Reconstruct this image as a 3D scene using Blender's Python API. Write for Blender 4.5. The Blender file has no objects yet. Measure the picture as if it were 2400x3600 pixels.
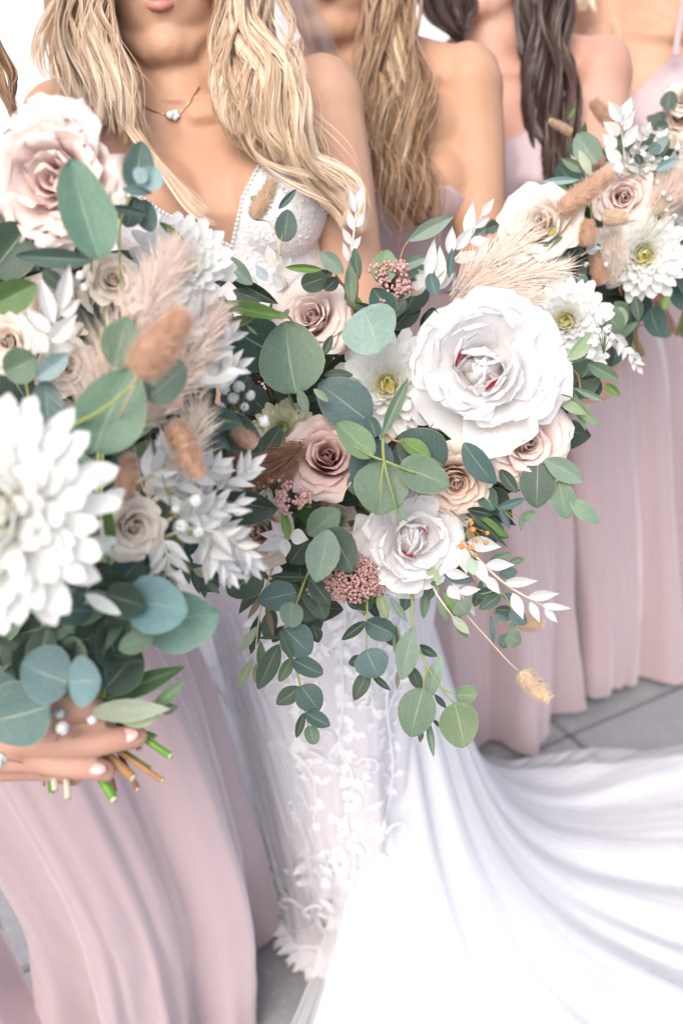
import bpy, bmesh, math, random
import numpy as np
from mathutils import Vector, Matrix, Euler, noise
from mathutils.bvhtree import BVHTree

rnd = random.Random(7)
R = math.radians
scene = bpy.context.scene
COL = scene.collection

# ------------------------------------------------------------------ camera
PITCH = R(28.0)
CAMZ = 1.5
cam_d = bpy.data.cameras.new("camera")
cam_d.sensor_fit = 'VERTICAL'
cam_d.sensor_height = 36.0
cam_d.lens = 35.0
cam_d.clip_start = 0.05
cam_d.clip_end = 500
cam_d.dof.use_dof = True
cam_d.dof.focus_distance = 0.95
cam_d.dof.aperture_fstop = 3.5
cam_d.dof.aperture_blades = 9
cam = bpy.data.objects.new("camera", cam_d)
COL.objects.link(cam)
cam.location = (0, 0, CAMZ)
cam.rotation_euler = (math.pi / 2 - PITCH, 0, 0)
scene.camera = cam

# ------------------------------------------------------------------ light
SUN_EL, SUN_AZ = R(45), R(200)      # azimuth measured clockwise from +Y
world = bpy.data.worlds.new("World")
scene.world = world
world.use_nodes = True
wn = world.node_tree
bg = wn.nodes['Background']
sky = wn.nodes.new('ShaderNodeTexSky')
sky.sky_type = 'NISHITA'
sky.sun_disc = False
sky.sun_elevation = SUN_EL
sky.sun_rotation = SUN_AZ
sky.dust_density = 4.0
sky.ozone_density = 1.0
sky.air_density = 1.0
wn.links.new(sky.outputs[0], bg.inputs[0])
bg.inputs[1].default_value = 0.15
sd = bpy.data.lights.new("sun", 'SUN')
sd.energy = 1.5
sd.angle = R(45)
sd.color = (1.0, 0.955, 0.91)
so = bpy.data.objects.new("sun", sd)
COL.objects.link(so)
so.location = (-2, -4, 8)
sv = Vector((math.sin(SUN_AZ) * math.cos(SUN_EL), math.cos(SUN_AZ) * math.cos(SUN_EL), math.sin(SUN_EL)))
so.rotation_euler = sv.to_track_quat('Z', 'Y').to_euler()

scene.view_settings.view_transform = 'Standard'
scene.view_settings.look = 'None'
scene.view_settings.exposure = 0.66
scene.view_settings.gamma = 1.0
scene.view_settings.use_curve_mapping = False
scene.render.engine = 'CYCLES'
scene.cycles.use_denoising = True
scene.cycles.max_bounces = 12
scene.cycles.transparent_max_bounces = 12

# ------------------------------------------------------------------ pixel -> world
FPX = 3500.0
RIGHT = Vector((1, 0, 0))
UP = Vector((0, math.sin(PITCH), math.cos(PITCH)))
FWD = Vector((0, math.cos(PITCH), -math.sin(PITCH)))
CAM = Vector((0, 0, CAMZ))


def at(u, v, d):
    """photo position (2400x3600 frame) at depth d metres -> world"""
    return CAM + RIGHT * ((u - 1200) / FPX * d) + UP * (-(v - 1800) / FPX * d) + FWD * d


def atY(u, v, Y):
    r = RIGHT * ((u - 1200) / FPX) + UP * (-(v - 1800) / FPX) + FWD
    return CAM + r * (Y / r.y)


def ground(u, v, z=0.0):
    r = RIGHT * ((u - 1200) / FPX) + UP * (-(v - 1800) / FPX) + FWD
    return CAM + r * ((z - CAMZ) / r.z)


def lerp(a, b, t):
    return a + (b - a) * t


def sstep(a, b, x):
    x = min(1, max(0, (x - a) / (b - a)))
    return x * x * (3 - 2 * x)


# ------------------------------------------------------------------ linking
W = {}


def link(o, parent=None, world=None):
    world = world if world is not None else Matrix.Identity(4)
    COL.objects.link(o)
    W[o] = world
    if parent is not None:
        o.parent = parent
        o.matrix_basis = W[parent].inverted() @ world
    else:
        o.matrix_basis = world
    return o


def thing(name, label, cat, loc, group=None):
    o = bpy.data.objects.new(name, None)
    o.empty_display_size = 0.05
    link(o, None, Matrix.Translation(loc))
    o['label'] = label
    o['category'] = cat
    if group:
        o['group'] = group
    return o


def mesh(name, verts, faces, mat=None, smooth=True, uv=None, tone=None):
    me = bpy.data.meshes.new(name)
    v = np.asarray(verts, dtype=np.float32).reshape(-1, 3)
    me.from_pydata([tuple(x) for x in v.tolist()] if len(v) < 20000 else v.tolist(), [], faces if isinstance(faces, list) else faces.tolist())
    if mat is not None:
        me.materials.append(mat)
    if smooth:
        me.polygons.foreach_set('use_smooth', [True] * len(me.polygons))
    if uv is not None:
        lay = me.uv_layers.new(name='uv')
        idx = np.empty(len(me.loops), dtype=np.int32)
        me.loops.foreach_get('vertex_index', idx)
        lay.data.foreach_set('uv', np.asarray(uv, dtype=np.float32)[idx].ravel())
    if tone is not None:
        a = me.attributes.new('tone', 'FLOAT', 'POINT')
        a.data.foreach_set('value', np.asarray(tone, dtype=np.float32))
    me.update()
    return me


def obj(name, me, parent=None, world=None, color=None, kind=None, label=None):
    o = bpy.data.objects.new(name, me)
    if color is not None:
        o.color = (*color, 1.0)
    if kind:
        o['kind'] = kind
    if label:
        o['label'] = label
    return link(o, parent, world)


def grid_faces(nu, nv, closed=False, off=0):
    """rows nv (each of nu verts)"""
    f = []
    for j in range(nv - 1):
        for i in range(nu if closed else nu - 1):
            a = off + j * nu + i
            b = off + j * nu + (i + 1) % nu
            f.append((a, b, b + nu, a + nu))
    return f


def spline(pts, n):
    """Catmull-Rom through pts, n samples"""
    P = [Vector(p) for p in pts]
    P = [P[0] * 2 - P[1]] + P + [P[-1] * 2 - P[-2]]
    m = len(P) - 3
    out = []
    for k in range(n):
        x = k / (n - 1) * m
        i = min(int(x), m - 1)
        t = x - i
        a, b, c, d = P[i], P[i + 1], P[i + 2], P[i + 3]
        out.append(0.5 * ((2 * b) + (c - a) * t + (2 * a - 5 * b + 4 * c - d) * t * t + (3 * b - 3 * c + d - a) * t * t * t))
    return out


def tube(V, F, pts, rad, seg=6, cap=True):
    """append a tube with per-point radius"""
    off = len(V)
    n = len(pts)
    prev = None
    for i, p in enumerate(pts):
        t = (pts[min(i + 1, n - 1)] - pts[max(i - 1, 0)])
        t = t.normalized() if t.length > 1e-9 else Vector((0, 0, 1))
        if prev is None:
            a = t.orthogonal().normalized()
        else:
            a = (prev - t * prev.dot(t))
            a = a.normalized() if a.length > 1e-6 else t.orthogonal().normalized()
        prev = a
        b = t.cross(a)
        r = rad[i] if hasattr(rad, '__len__') else rad
        for k in range(seg):
            an = 2 * math.pi * k / seg
            V.append(tuple(p + (a * math.cos(an) + b * math.sin(an)) * r))
    for i in range(n - 1):
        for k in range(seg):
            x = off + i * seg + k
            y = off + i * seg + (k + 1) % seg
            F.append((x, y, y + seg, x + seg))
    if cap:
        F.append(tuple(off + k for k in range(seg))[::-1])
        F.append(tuple(off + (n - 1) * seg + k for k in range(seg)))


def tube_obj(name, pts, rad, mat, parent, seg=7, n=None, kind=None, color=None):
    pts = spline(pts, n) if n else [Vector(p) for p in pts]
    if isinstance(rad, tuple):
        rad = [lerp(rad[0], rad[1], i / (len(pts) - 1)) for i in range(len(pts))]
    V, F = [], []
    tube(V, F, pts, rad, seg)
    return obj(name, mesh(name, V, F, mat), parent, kind=kind, color=color)


_ico = {}


def ico(sub):
    if sub not in _ico:
        bm = bmesh.new()
        bmesh.ops.create_icosphere(bm, subdivisions=sub, radius=1.0)
        _ico[sub] = ([v.co.copy() for v in bm.verts], [tuple(v.index for v in f.verts) for f in bm.faces])
        bm.free()
    return _ico[sub]


def ellipsoid(V, F, c, r, rot=None, sub=3, tone=None, T=None):
    vs, fs = ico(sub)
    off = len(V)
    c = Vector(c)
    if not hasattr(r, '__len__'):
        r = (r, r, r)
    for v in vs:
        p = Vector((v.x * r[0], v.y * r[1], v.z * r[2]))
        if rot is not None:
            p = rot @ p
        V.append(tuple(c + p))
        if T is not None:
            T.append(tone)
    F.extend(tuple(off + i for i in f) for f in fs)


# ------------------------------------------------------------------ materials
class NT:
    def __init__(s, name):
        s.m = bpy.data.materials.new(name)
        s.m.use_nodes = True
        s.t = s.m.node_tree
        s.p = s.t.nodes['Principled BSDF']
        s.out = s.t.nodes['Material Output']

    def n(s, typ, **kw):
        x = s.t.nodes.new(typ)
        for k, v in kw.items():
            setattr(x, k, v)
        return x

    def l(s, a, b):
        s.t.links.new(a, b)

    def tex(s, kind='Object'):
        return s.n('ShaderNodeTexCoord').outputs[kind]

    def noise(s, scale, detail=3, coord=None, rough=0.5):
        x = s.n('ShaderNodeTexNoise')
        x.inputs['Scale'].default_value = scale
        x.inputs['Detail'].default_value = detail
        x.inputs['Roughness'].default_value = rough
        s.l(coord if coord is not None else s.tex(), x.inputs['Vector'])
        return x.outputs['Fac']

    def math(s, op, a, b=None, clamp=False):
        x = s.n('ShaderNodeMath', operation=op)
        x.use_clamp = clamp
        for i, v in enumerate((a, b)):
            if v is None:
                continue
            if isinstance(v, (int, float)):
                x.inputs[i].default_value = v
            else:
                s.l(v, x.inputs[i])
        return x.outputs[0]

    def mapr(s, v, a, b, c, d, smooth=False):
        x = s.n('ShaderNodeMapRange')
        if smooth:
            x.interpolation_type = 'SMOOTHSTEP'
        s.l(v, x.inputs[0])
        for i, q in enumerate((a, b, c, d)):
            x.inputs[i + 1].default_value = q
        return x.outputs[0]

    def mix(s, fac, a, b, mode='MIX'):
        x = s.n('ShaderNodeMix', data_type='RGBA', blend_type=mode)
        if isinstance(fac, (int, float)):
            x.inputs[0].default_value = fac
        else:
            s.l(fac, x.inputs[0])
        for i, v in ((6, a), (7, b)):
            if isinstance(v, tuple):
                x.inputs[i].default_value = (*v[:3], 1)
            else:
                s.l(v, x.inputs[i])
        return x.outputs[2]

    def base(s, c):
        if isinstance(c, tuple):
            s.p.inputs['Base Color'].default_value = (*c[:3], 1)
        else:
            s.l(c, s.p.inputs['Base Color'])

    def set(s, **kw):
        for k, v in kw.items():
            s.p.inputs[k.replace('_', ' ')].default_value = v

    def bump(s, h, strength=0.3, dist=0.001):
        b = s.n('ShaderNodeBump')
        b.inputs['Strength'].default_value = strength
        b.inputs['Distance'].default_value = dist
        s.l(h, b.inputs['Height'])
        s.l(b.outputs[0], s.p.inputs['Normal'])
        return b.outputs[0]

    def translucent(s, col, fac, normal=None):
        t = s.n('ShaderNodeBsdfTranslucent')
        if isinstance(col, tuple):
            t.inputs[0].default_value = (*col[:3], 1)
        else:
            s.l(col, t.inputs[0])
        m = s.n('ShaderNodeMixShader')
        m.inputs[0].default_value = fac
        s.l(s.p.outputs[0], m.inputs[1])
        s.l(t.outputs[0], m.inputs[2])
        s.l(m.outputs[0], s.out.inputs[0])
        return m

    def transparent(s, fac):
        """fac = opacity socket or float, on top of the current surface"""
        src = s.out.inputs[0].links[0].from_socket
        t = s.n('ShaderNodeBsdfTransparent')
        m = s.n('ShaderNodeMixShader')
        if isinstance(fac, (int, float)):
            m.inputs[0].default_value = fac
        else:
            s.l(fac, m.inputs[0])
        s.l(t.outputs[0], m.inputs[1])
        s.l(src, m.inputs[2])
        s.l(m.outputs[0], s.out.inputs[0])


def sep_uv(m):
    x = m.n('ShaderNodeSeparateXYZ')
    m.l(m.tex('UV'), x.inputs[0])
    return x.outputs[0], x.outputs[1]


def objcol(m):
    return m.n('ShaderNodeObjectInfo').outputs['Color']


def m_leaf(name, rib=(0.42, 0.5, 0.36), vein=0.09, rough=0.5, trans=0.18, edge=(0.45, 0.42, 0.25), tcol=(1.3, 1.5, 0.8)):
    m = NT(name)
    u, v = sep_uv(m)
    c = objcol(m)
    n1 = m.noise(38, 4)
    n2 = m.noise(300, 2)
    c = m.mix(m.mapr(n1, .3, .7, 0, .7), c, m.mix(1.0, c, (0.70, 0.78, 0.82), 'MULTIPLY'))
    n0 = m.noise(14, 3)
    c = m.mix(m.mapr(n0, .45, .75, 0, .30), c, m.mix(1.0, c, (1.7, 1.65, 1.7), 'MULTIPLY'))
    c = m.mix(m.mapr(n2, .62, .75, 0, .18), c, (0.35, 0.42, 0.33))
    a = m.math('ABSOLUTE', m.math('SUBTRACT', u, 0.5))
    # side veins: slanted lines
    q = m.math('SUBTRACT', m.math('MULTIPLY', v, 9.0), m.math('MULTIPLY', a, 7.0))
    fr = m.math('ABSOLUTE', m.math('SUBTRACT', m.math('FRACT', q), 0.5))
    veins = m.mapr(fr, 0.0, 0.10, vein, 0.0, True)
    c = m.mix(veins, c, rib)
    mid = m.mapr(a, 0.006, 0.024, 0.5, 0.0, True)
    mid = m.math('MULTIPLY', mid, m.mapr(v, .55, .98, 1.0, .2))
    c = m.mix(mid, c, rib)
    ed = m.mapr(a, 0.475, 0.5, 0.0, 0.45, True)
    c = m.mix(ed, c, edge)
    m.base(c)
    m.set(Roughness=rough)
    m.p.inputs['Specular IOR Level'].default_value = 0.4
    h = m.math('SUBTRACT', m.math('MULTIPLY', n1, 0.5), m.math('ADD', m.math('MULTIPLY', veins, 1.5), m.math('MULTIPLY', mid, 1.0)))
    m.bump(h, 0.35, 0.0015)
    m.translucent(m.mix(1.0, c, tcol, 'MULTIPLY'), trans)
    return m.m


def m_petal(name, rough=0.6, trans=0.3, vary=0.5, veinscale=70):
    """object colour = body of the petal; 'tone' attribute = how far towards the deep colour (object alpha unused)"""
    m = NT(name)
    u, v = sep_uv(m)
    a = m.n('ShaderNodeAttribute', attribute_name='tone')
    comb = m.n('ShaderNodeCombineXYZ')
    m.l(m.math('MULTIPLY', u, veinscale), comb.inputs[0])
    m.l(m.math('MULTIPLY', v, 4.0), comb.inputs[1])
    fib = m.noise(1.0, 2, comb.outputs[0])
    c = objcol(m)
    m._c = c
    return m, a.outputs['Fac'], fib, u, v


def petal_mat(name, tip, deep, rough=0.6, trans=0.3, bump=0.25, stain=None, sub=0.0):
    m, tone, fib, u, v = m_petal(name, rough, trans)
    c = m.mix(tone, tip, deep)
    c = m.mix(m.mapr(fib, .35, .65, 0, .12), c, m.mix(1.0, c, (0.90, 0.89, 0.89), 'MULTIPLY'))
    n = m.noise(45, 3)
    c = m.mix(m.mapr(n, .5, .8, 0, .12), c, m.mix(1.0, c, (0.92, 0.86, 0.78), 'MULTIPLY'))
    if stain:
        c = m.mix(m.mapr(v, .93, 1.0, 0, .7, True), c, stain)
    m.base(c)
    m.set(Roughness=rough)
    m.p.inputs['Specular IOR Level'].default_value = 0.12
    m.bump(fib, bump, 0.0008)
    m.translucent(c, trans)
    return m.m


def simple(name, col, rough=0.6, spec=0.4, nscale=60, namt=0.25, bump=0.2, trans=0.0, sheen=0.0, dark=(0.7, 0.7, 0.7), bdist=0.001, metallic=0.0):
    m = NT(name)
    n = m.noise(nscale, 4)
    c = m.mix(m.mapr(n, .3, .7, 0, namt), col, tuple(a * b for a, b in zip(col, dark)))
    m.base(c)
    m.set(Roughness=rough, Metallic=metallic)
    m.p.inputs['Specular IOR Level'].default_value = spec
    if sheen:
        m.p.inputs['Sheen Weight'].default_value = sheen
    if bump:
        m.bump(n, bump, bdist)
    if trans:
        m.translucent(c, trans)
    return m.m


def m_skin(name, col, deep):
    m = NT(name)
    n = m.noise(9, 3)
    n2 = m.noise(160, 3)
    c = m.mix(m.mapr(n, .35, .65, 0, .6), col, deep)
    c = m.mix(m.mapr(n2, .6, .75, 0, .3), c, deep)
    n3 = m.noise(55, 2)
    c = m.mix(m.mapr(n3, .74, .78, 0, .5), c, (0.34, 0.17, 0.11))
    m.base(c)
    m.set(Roughness=0.55)
    m.p.inputs['Specular IOR Level'].default_value = 0.32
    m.p.inputs['Subsurface Weight'].default_value = 0.25
    m.p.inputs['Subsurface Radius'].default_value = (1.0, 0.35, 0.2)
    m.p.inputs['Subsurface Scale'].default_value = 0.012
    m.bump(m.noise(420, 2), 0.12, 0.0006)
    return m.m


def m_hair(name, stops, rough=0.36):
    m = NT(name)
    a = m.n('ShaderNodeAttribute', attribute_name='tone').outputs['Fac']
    r = m.n('ShaderNodeValToRGB')
    el = r.color_ramp.elements
    for i, (p, c) in enumerate(stops):
        e = el[i] if i < 2 else el.new(p)
        e.position = p
        e.color = (*c, 1)
    m.l(a, r.inputs[0])
    m.base(r.outputs[0])
    m.set(Roughness=rough)
    m.p.inputs['Specular IOR Level'].default_value = 0.6
    m.p.inputs['Anisotropic'].default_value = 0.5
    m.translucent(r.outputs[0], 0.15)
    return m.m


def m_cloth(name, col, rough=0.5, sheen=0.4, weave=1800, spec=0.35, bump=0.06, trans=0.0, wr=0.15):
    m = NT(name)
    n = m.noise(5, 3)
    c = m.mix(m.mapr(n, .3, .7, 0, .25), col, tuple(x * .88 for x in col))
    m.base(c)
    m.set(Roughness=rough)
    m.p.inputs['Specular IOR Level'].default_value = spec
    m.p.inputs['Sheen Weight'].default_value = sheen
    m.p.inputs['Sheen Roughness'].default_value = 0.4
    w = m.noise(weave, 1)
    w2 = m.noise(22, 3)
    h = m.math('ADD', m.math('MULTIPLY', w, bump), m.math('MULTIPLY', w2, wr))
    m.bump(h, 0.5, 0.004)
    if trans:
        m.translucent(c, trans)
    return m.m


def m_lace(name):
    m = NT(name)
    v = m.n('ShaderNodeTexVoronoi')
    v.inputs['Scale'].default_value = 210
    m.l(m.tex(), v.inputs['Vector'])
    n = m.noise(90, 3)
    h = m.math('ADD', v.outputs['Distance'], n)
    c = m.mix(m.mapr(h, .6, 1.2, 0, 1), (0.90, 0.90, 0.905), (0.80, 0.80, 0.82))
    m.base(c)
    m.set(Roughness=0.7)
    m.p.inputs['Sheen Weight'].default_value = 0.2
    m.bump(h, 0.35, 0.002)
    return m.m


def m_tulle(name, opacity, col=(0.84, 0.85, 0.88), streak=0.0):
    m = NT(name)
    m.base(col)
    m.set(Roughness=0.8)
    m.p.inputs['Sheen Weight'].default_value = 0.3
    m.translucent(col, 0.4)
    if streak:
        u, v = sep_uv(m)
        comb = m.n('ShaderNodeCombineXYZ')
        m.l(m.math('MULTIPLY', u, 60.0), comb.inputs[0])
        m.l(m.math('MULTIPLY', v, 2.0), comb.inputs[1])
        n = m.noise(1.0, 3, comb.outputs[0])
        m.transparent(m.mapr(n, .3, .7, max(0, opacity - streak), min(1, opacity + streak)))
    else:
        m.transparent(opacity)
    return m.m


M = {}
M['euc'] = m_leaf('eucalyptus_leaf')
M['olive'] = m_leaf('olive_leaf', rib=(0.45, 0.5, 0.3), vein=0.08, rough=0.42, trans=0.15)
M['white_leaf'] = m_leaf('bleached_leaf', rib=(0.70, 0.69, 0.67), tcol=(1.02, 1.0, 1.0), vein=0.16, rough=0.6, trans=0.4, edge=(0.75, 0.74, 0.72))
M['stem_green'] = simple('green_stem', (0.28, 0.33, 0.10), 0.5, nscale=90)
M['stem_bright'] = simple('bright_green_stem', (0.12, 0.30, 0.035), 0.45, nscale=120, namt=.5)
M['stem_brown'] = simple('woody_stem', (0.42, 0.22, 0.10), 0.7, nscale=120, namt=.6)
M['stem_pale'] = simple('pale_stem', (0.62, 0.56, 0.42), 0.6, nscale=120, namt=.4)
M['stem_red'] = simple('reddish_stem', (0.26, 0.13, 0.07), 0.6, nscale=120, namt=.4)
M['peony'] = petal_mat('peony_petal', (0.93, 0.925, 0.935), (0.93, 0.90, 0.82), 0.65, 0.45, 0.08)
M['peony_red'] = petal_mat('peony_flecked_petal', (0.50, 0.02, 0.08), (0.75, 0.30, 0.06), 0.5, 0.2)
M['rose_dusty'] = petal_mat('dusty_rose_petal', (0.78, 0.64, 0.60), (0.56, 0.27, 0.25), 0.6, 0.25)
M['rose_blush'] = petal_mat('blush_rose_petal', (0.87, 0.79, 0.75), (0.84, 0.52, 0.47), 0.6, 0.3)
M['rose_cream'] = petal_mat('cream_rose_petal', (0.89, 0.83, 0.76), (0.86, 0.68, 0.54), 0.6, 0.3, stain=(0.78, 0.70, 0.55))
M['rose_peach'] = petal_mat('peach_rose_petal', (0.86, 0.76, 0.66), (0.76, 0.50, 0.38), 0.6, 0.3)
M['mum'] = petal_mat('chrysanthemum_petal', (0.92, 0.925, 0.91), (0.92, 0.85, 0.34), 0.65, 0.42, 0.25)
M['mum_green'] = petal_mat('green_chrysanthemum_petal', (0.80, 0.80, 0.62), (0.50, 0.52, 0.12), 0.6, 0.3, 0.4)
M['stamen'] = simple('yellow_floret', (0.82, 0.62, 0.10), 0.7, nscale=300, namt=.6, dark=(.8, .8, .3))
M['rice'] = simple('pink_rice_bead', (0.64, 0.42, 0.39), 0.45, nscale=260, namt=1.0, dark=(0.55, 0.42, 0.42), bump=.1)
M['rice_dark'] = simple('dark_bead', (0.14, 0.06, 0.05), 0.5, nscale=260, namt=.6)
M['flax'] = simple('dry_flax_seed', (0.62, 0.27, 0.08), 0.5, nscale=200, namt=.5)
M['gyp'] = simple('white_floret', (0.82, 0.83, 0.82), 0.8, nscale=260, namt=.25, dark=(.8, .88, .75), trans=.2)
M['bunny'] = simple('bunny_tail_fluff', (0.92, 0.74, 0.60), 0.9, nscale=90, namt=.5, dark=(.75, .66, .58), bump=0, trans=.45)
M['bunny_pale'] = simple('pale_bunny_tail_fluff', (0.92, 0.78, 0.62), 0.9, nscale=90, namt=.4, bump=0, trans=.45)
M['pampas'] = simple('pampas_fluff', (0.90, 0.83, 0.75), 0.9, nscale=120, namt=.7, dark=(.72, .62, .55), bump=0, trans=.35)
M['pampas_pink'] = simple('pale_pampas_fluff', (0.78, 0.67, 0.60), 0.9, nscale=120, namt=.5, dark=(.85, .75, .7), bump=0, trans=.4)
M['pampas_dark'] = simple('brown_pampas_fluff', (0.36, 0.20, 0.12), 0.9, nscale=120, namt=.7, dark=(.6, .55, .5), bump=0, trans=.2)
M['skin'] = m_skin('tanned_skin', (0.56, 0.345, 0.24), (0.45, 0.245, 0.155))
M['skin_b'] = m_skin('warm_skin', (0.51, 0.305, 0.20), (0.40, 0.215, 0.13))
M['skin_c'] = m_skin('rosy_skin', (0.56, 0.335, 0.26), (0.46, 0.24, 0.18))
M['skin_hand'] = m_skin('pale_skin', (0.56, 0.335, 0.26), (0.46, 0.24, 0.18))
M['lips'] = simple('lips', (0.62, 0.25, 0.22), 0.35, nscale=200)
M['nail'] = simple('pink_nail', (0.78, 0.46, 0.44), 0.18, 0.6, bump=0, namt=.05)
M['eye'] = simple('eye_white', (0.8, 0.8, 0.8), 0.2)
M['iris'] = simple('iris', (0.05, 0.09, 0.12), 0.15)
M['gold'] = simple('gold_chain', (0.85, 0.55, 0.25), 0.3, metallic=1.0, bump=0)
M['gem'] = simple('clear_gem', (0.85, 0.85, 0.87), 0.08, 0.9, bump=0, namt=.1)
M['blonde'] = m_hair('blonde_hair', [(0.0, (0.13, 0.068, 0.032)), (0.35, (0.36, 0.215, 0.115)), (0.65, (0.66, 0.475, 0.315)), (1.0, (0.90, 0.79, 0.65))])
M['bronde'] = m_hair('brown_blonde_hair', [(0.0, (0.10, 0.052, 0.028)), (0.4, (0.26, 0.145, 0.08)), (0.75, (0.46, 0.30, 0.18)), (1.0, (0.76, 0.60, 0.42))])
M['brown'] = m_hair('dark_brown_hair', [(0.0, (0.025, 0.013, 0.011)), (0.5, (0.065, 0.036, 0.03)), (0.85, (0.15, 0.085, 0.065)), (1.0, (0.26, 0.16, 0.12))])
M['mauve'] = m_cloth('mauve_satin', (0.465, 0.36, 0.385), 0.42, 0.5, spec=0.45)
M['mauve_b'] = m_cloth('dusty_pink_chiffon', (0.50, 0.385, 0.40), 0.55, 0.6)
M['gown'] = m_cloth('white_gown_satin', (0.64, 0.615, 0.65), 0.6, 0.3)
M['train'] = m_cloth('white_train', (0.66, 0.66, 0.68), 0.7, 0.2, wr=.3)
M['lace'] = m_lace('beaded_white_lace')
M['applique'] = simple('lace_thread', (0.84, 0.84, 0.86), 0.7, nscale=500, namt=.5, dark=(.85, .85, .88), bump=.5)
M['pearl'] = simple('pearl_bead', (0.84, 0.83, 0.82), 0.25, 0.6, bump=0)
M['tulle'] = m_tulle('sheer_tulle', 0.42, streak=0.25)
M['tulle2'] = m_tulle('gathered_tulle', 0.45, streak=0.35)
M['veil'] = m_tulle('veil_tulle', 0.30, (0.70, 0.70, 0.76), streak=0.15)
# ------------------------------------------------------------------ bodies
def remesh(name, V, F, voxel, smooth_it, mat):
    me = mesh('tmp', V, F)
    o = bpy.data.objects.new('tmp', me)
    COL.objects.link(o)
    r = o.modifiers.new('r', 'REMESH')
    r.mode = 'VOXEL'
    r.voxel_size = voxel
    if smooth_it:
        s = o.modifiers.new('s', 'SMOOTH')
        s.factor = 0.6
        s.iterations = smooth_it
    dg = bpy.context.evaluated_depsgraph_get()
    out = bpy.data.meshes.new_from_object(o.evaluated_get(dg))
    bpy.data.objects.remove(o)
    out.name = name
    out.materials.clear()
    if mat:
        out.materials.append(mat)
    out.polygons.foreach_set('use_smooth', [True] * len(out.polygons))
    return out


def limb(V, F, pts, rad, seg=14, n=12):
    sp = spline(pts, n)
    m = len(pts) - 1
    rr = []
    for i in range(n):
        x = i / (n - 1) * m
        k = min(int(x), m - 1)
        rr.append(lerp(rad[k], rad[k + 1], x - k))
    tube(V, F, sp, rr, seg)
    ellipsoid(V, F, sp[0], rr[0], sub=2)
    ellipsoid(V, F, sp[-1], rr[-1], sub=2)


def loft_sections(V, F, secs, rt, fw, seg=28):
    """secs: (center, half width, half depth); closed at both ends"""
    off = len(V)
    up = rt.cross(-fw)
    for c, a, b in secs:
        for k in range(seg):
            an = 2 * math.pi * k / seg
            V.append(tuple(c + rt * (a * math.cos(an)) + fw * (b * math.sin(an))))
    F.extend(grid_faces(seg, len(secs), True, off))
    F.append(tuple(off + k for k in range(seg))[::-1])
    F.append(tuple(off + (len(secs) - 1) * seg + k for k in range(seg)))


def hand(V, F, wrist, d, n, s=1.0, curl=1.0, side=1):
    """d = direction of the fingers, n = palm normal, fingers curl towards n"""
    d = d.normalized()
    n = (n - d * n.dot(d)).normalized()
    w = d.cross(n) * side
    rot = Matrix((w, d, n)).transposed()
    ellipsoid(V, F, wrist + d * .045 * s, (.040 * s, .052 * s, .015 * s), rot, 2)
    ellipsoid(V, F, wrist + d * .018 * s, (.027 * s, .04 * s, .018 * s), rot, 2)
    for k, (off, L) in enumerate(((-.03, .066), (-.011, .075), (.010, .070), (.029, .055))):
        p = wrist + d * (.083 - abs(off) * .25) * s + w * off * s
        pts = [wrist + d * .05 * s + w * off * .8 * s, p]
        a = .25 * curl
        q = p
        for j, f in enumerate((.45, .3, .25)):
            q = q + (d * math.cos(a) + n * math.sin(a)) * L * f * s
            pts.append(q)
            a += .55 * curl
        limb(V, F, pts, [.0095 * s, .0093 * s, .0085 * s, .0077 * s, .0068 * s], 8, 10)
    p0 = wrist + d * .02 * s - w * .025 * s
    p1 = wrist + d * .05 * s - w * .052 * s + n * .012 * s
    p2 = p1 + (d * .8 - w * .3 + n * .6 * curl).normalized() * .032 * s
    p3 = p2 + (d * .9 + w * .2 + n * .7 * curl).normalized() * .026 * s
    limb(V, F, [p0, p1, p2, p3], [.014 * s, .0125 * s, .0105 * s, .008 * s], 8, 9)


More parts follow.
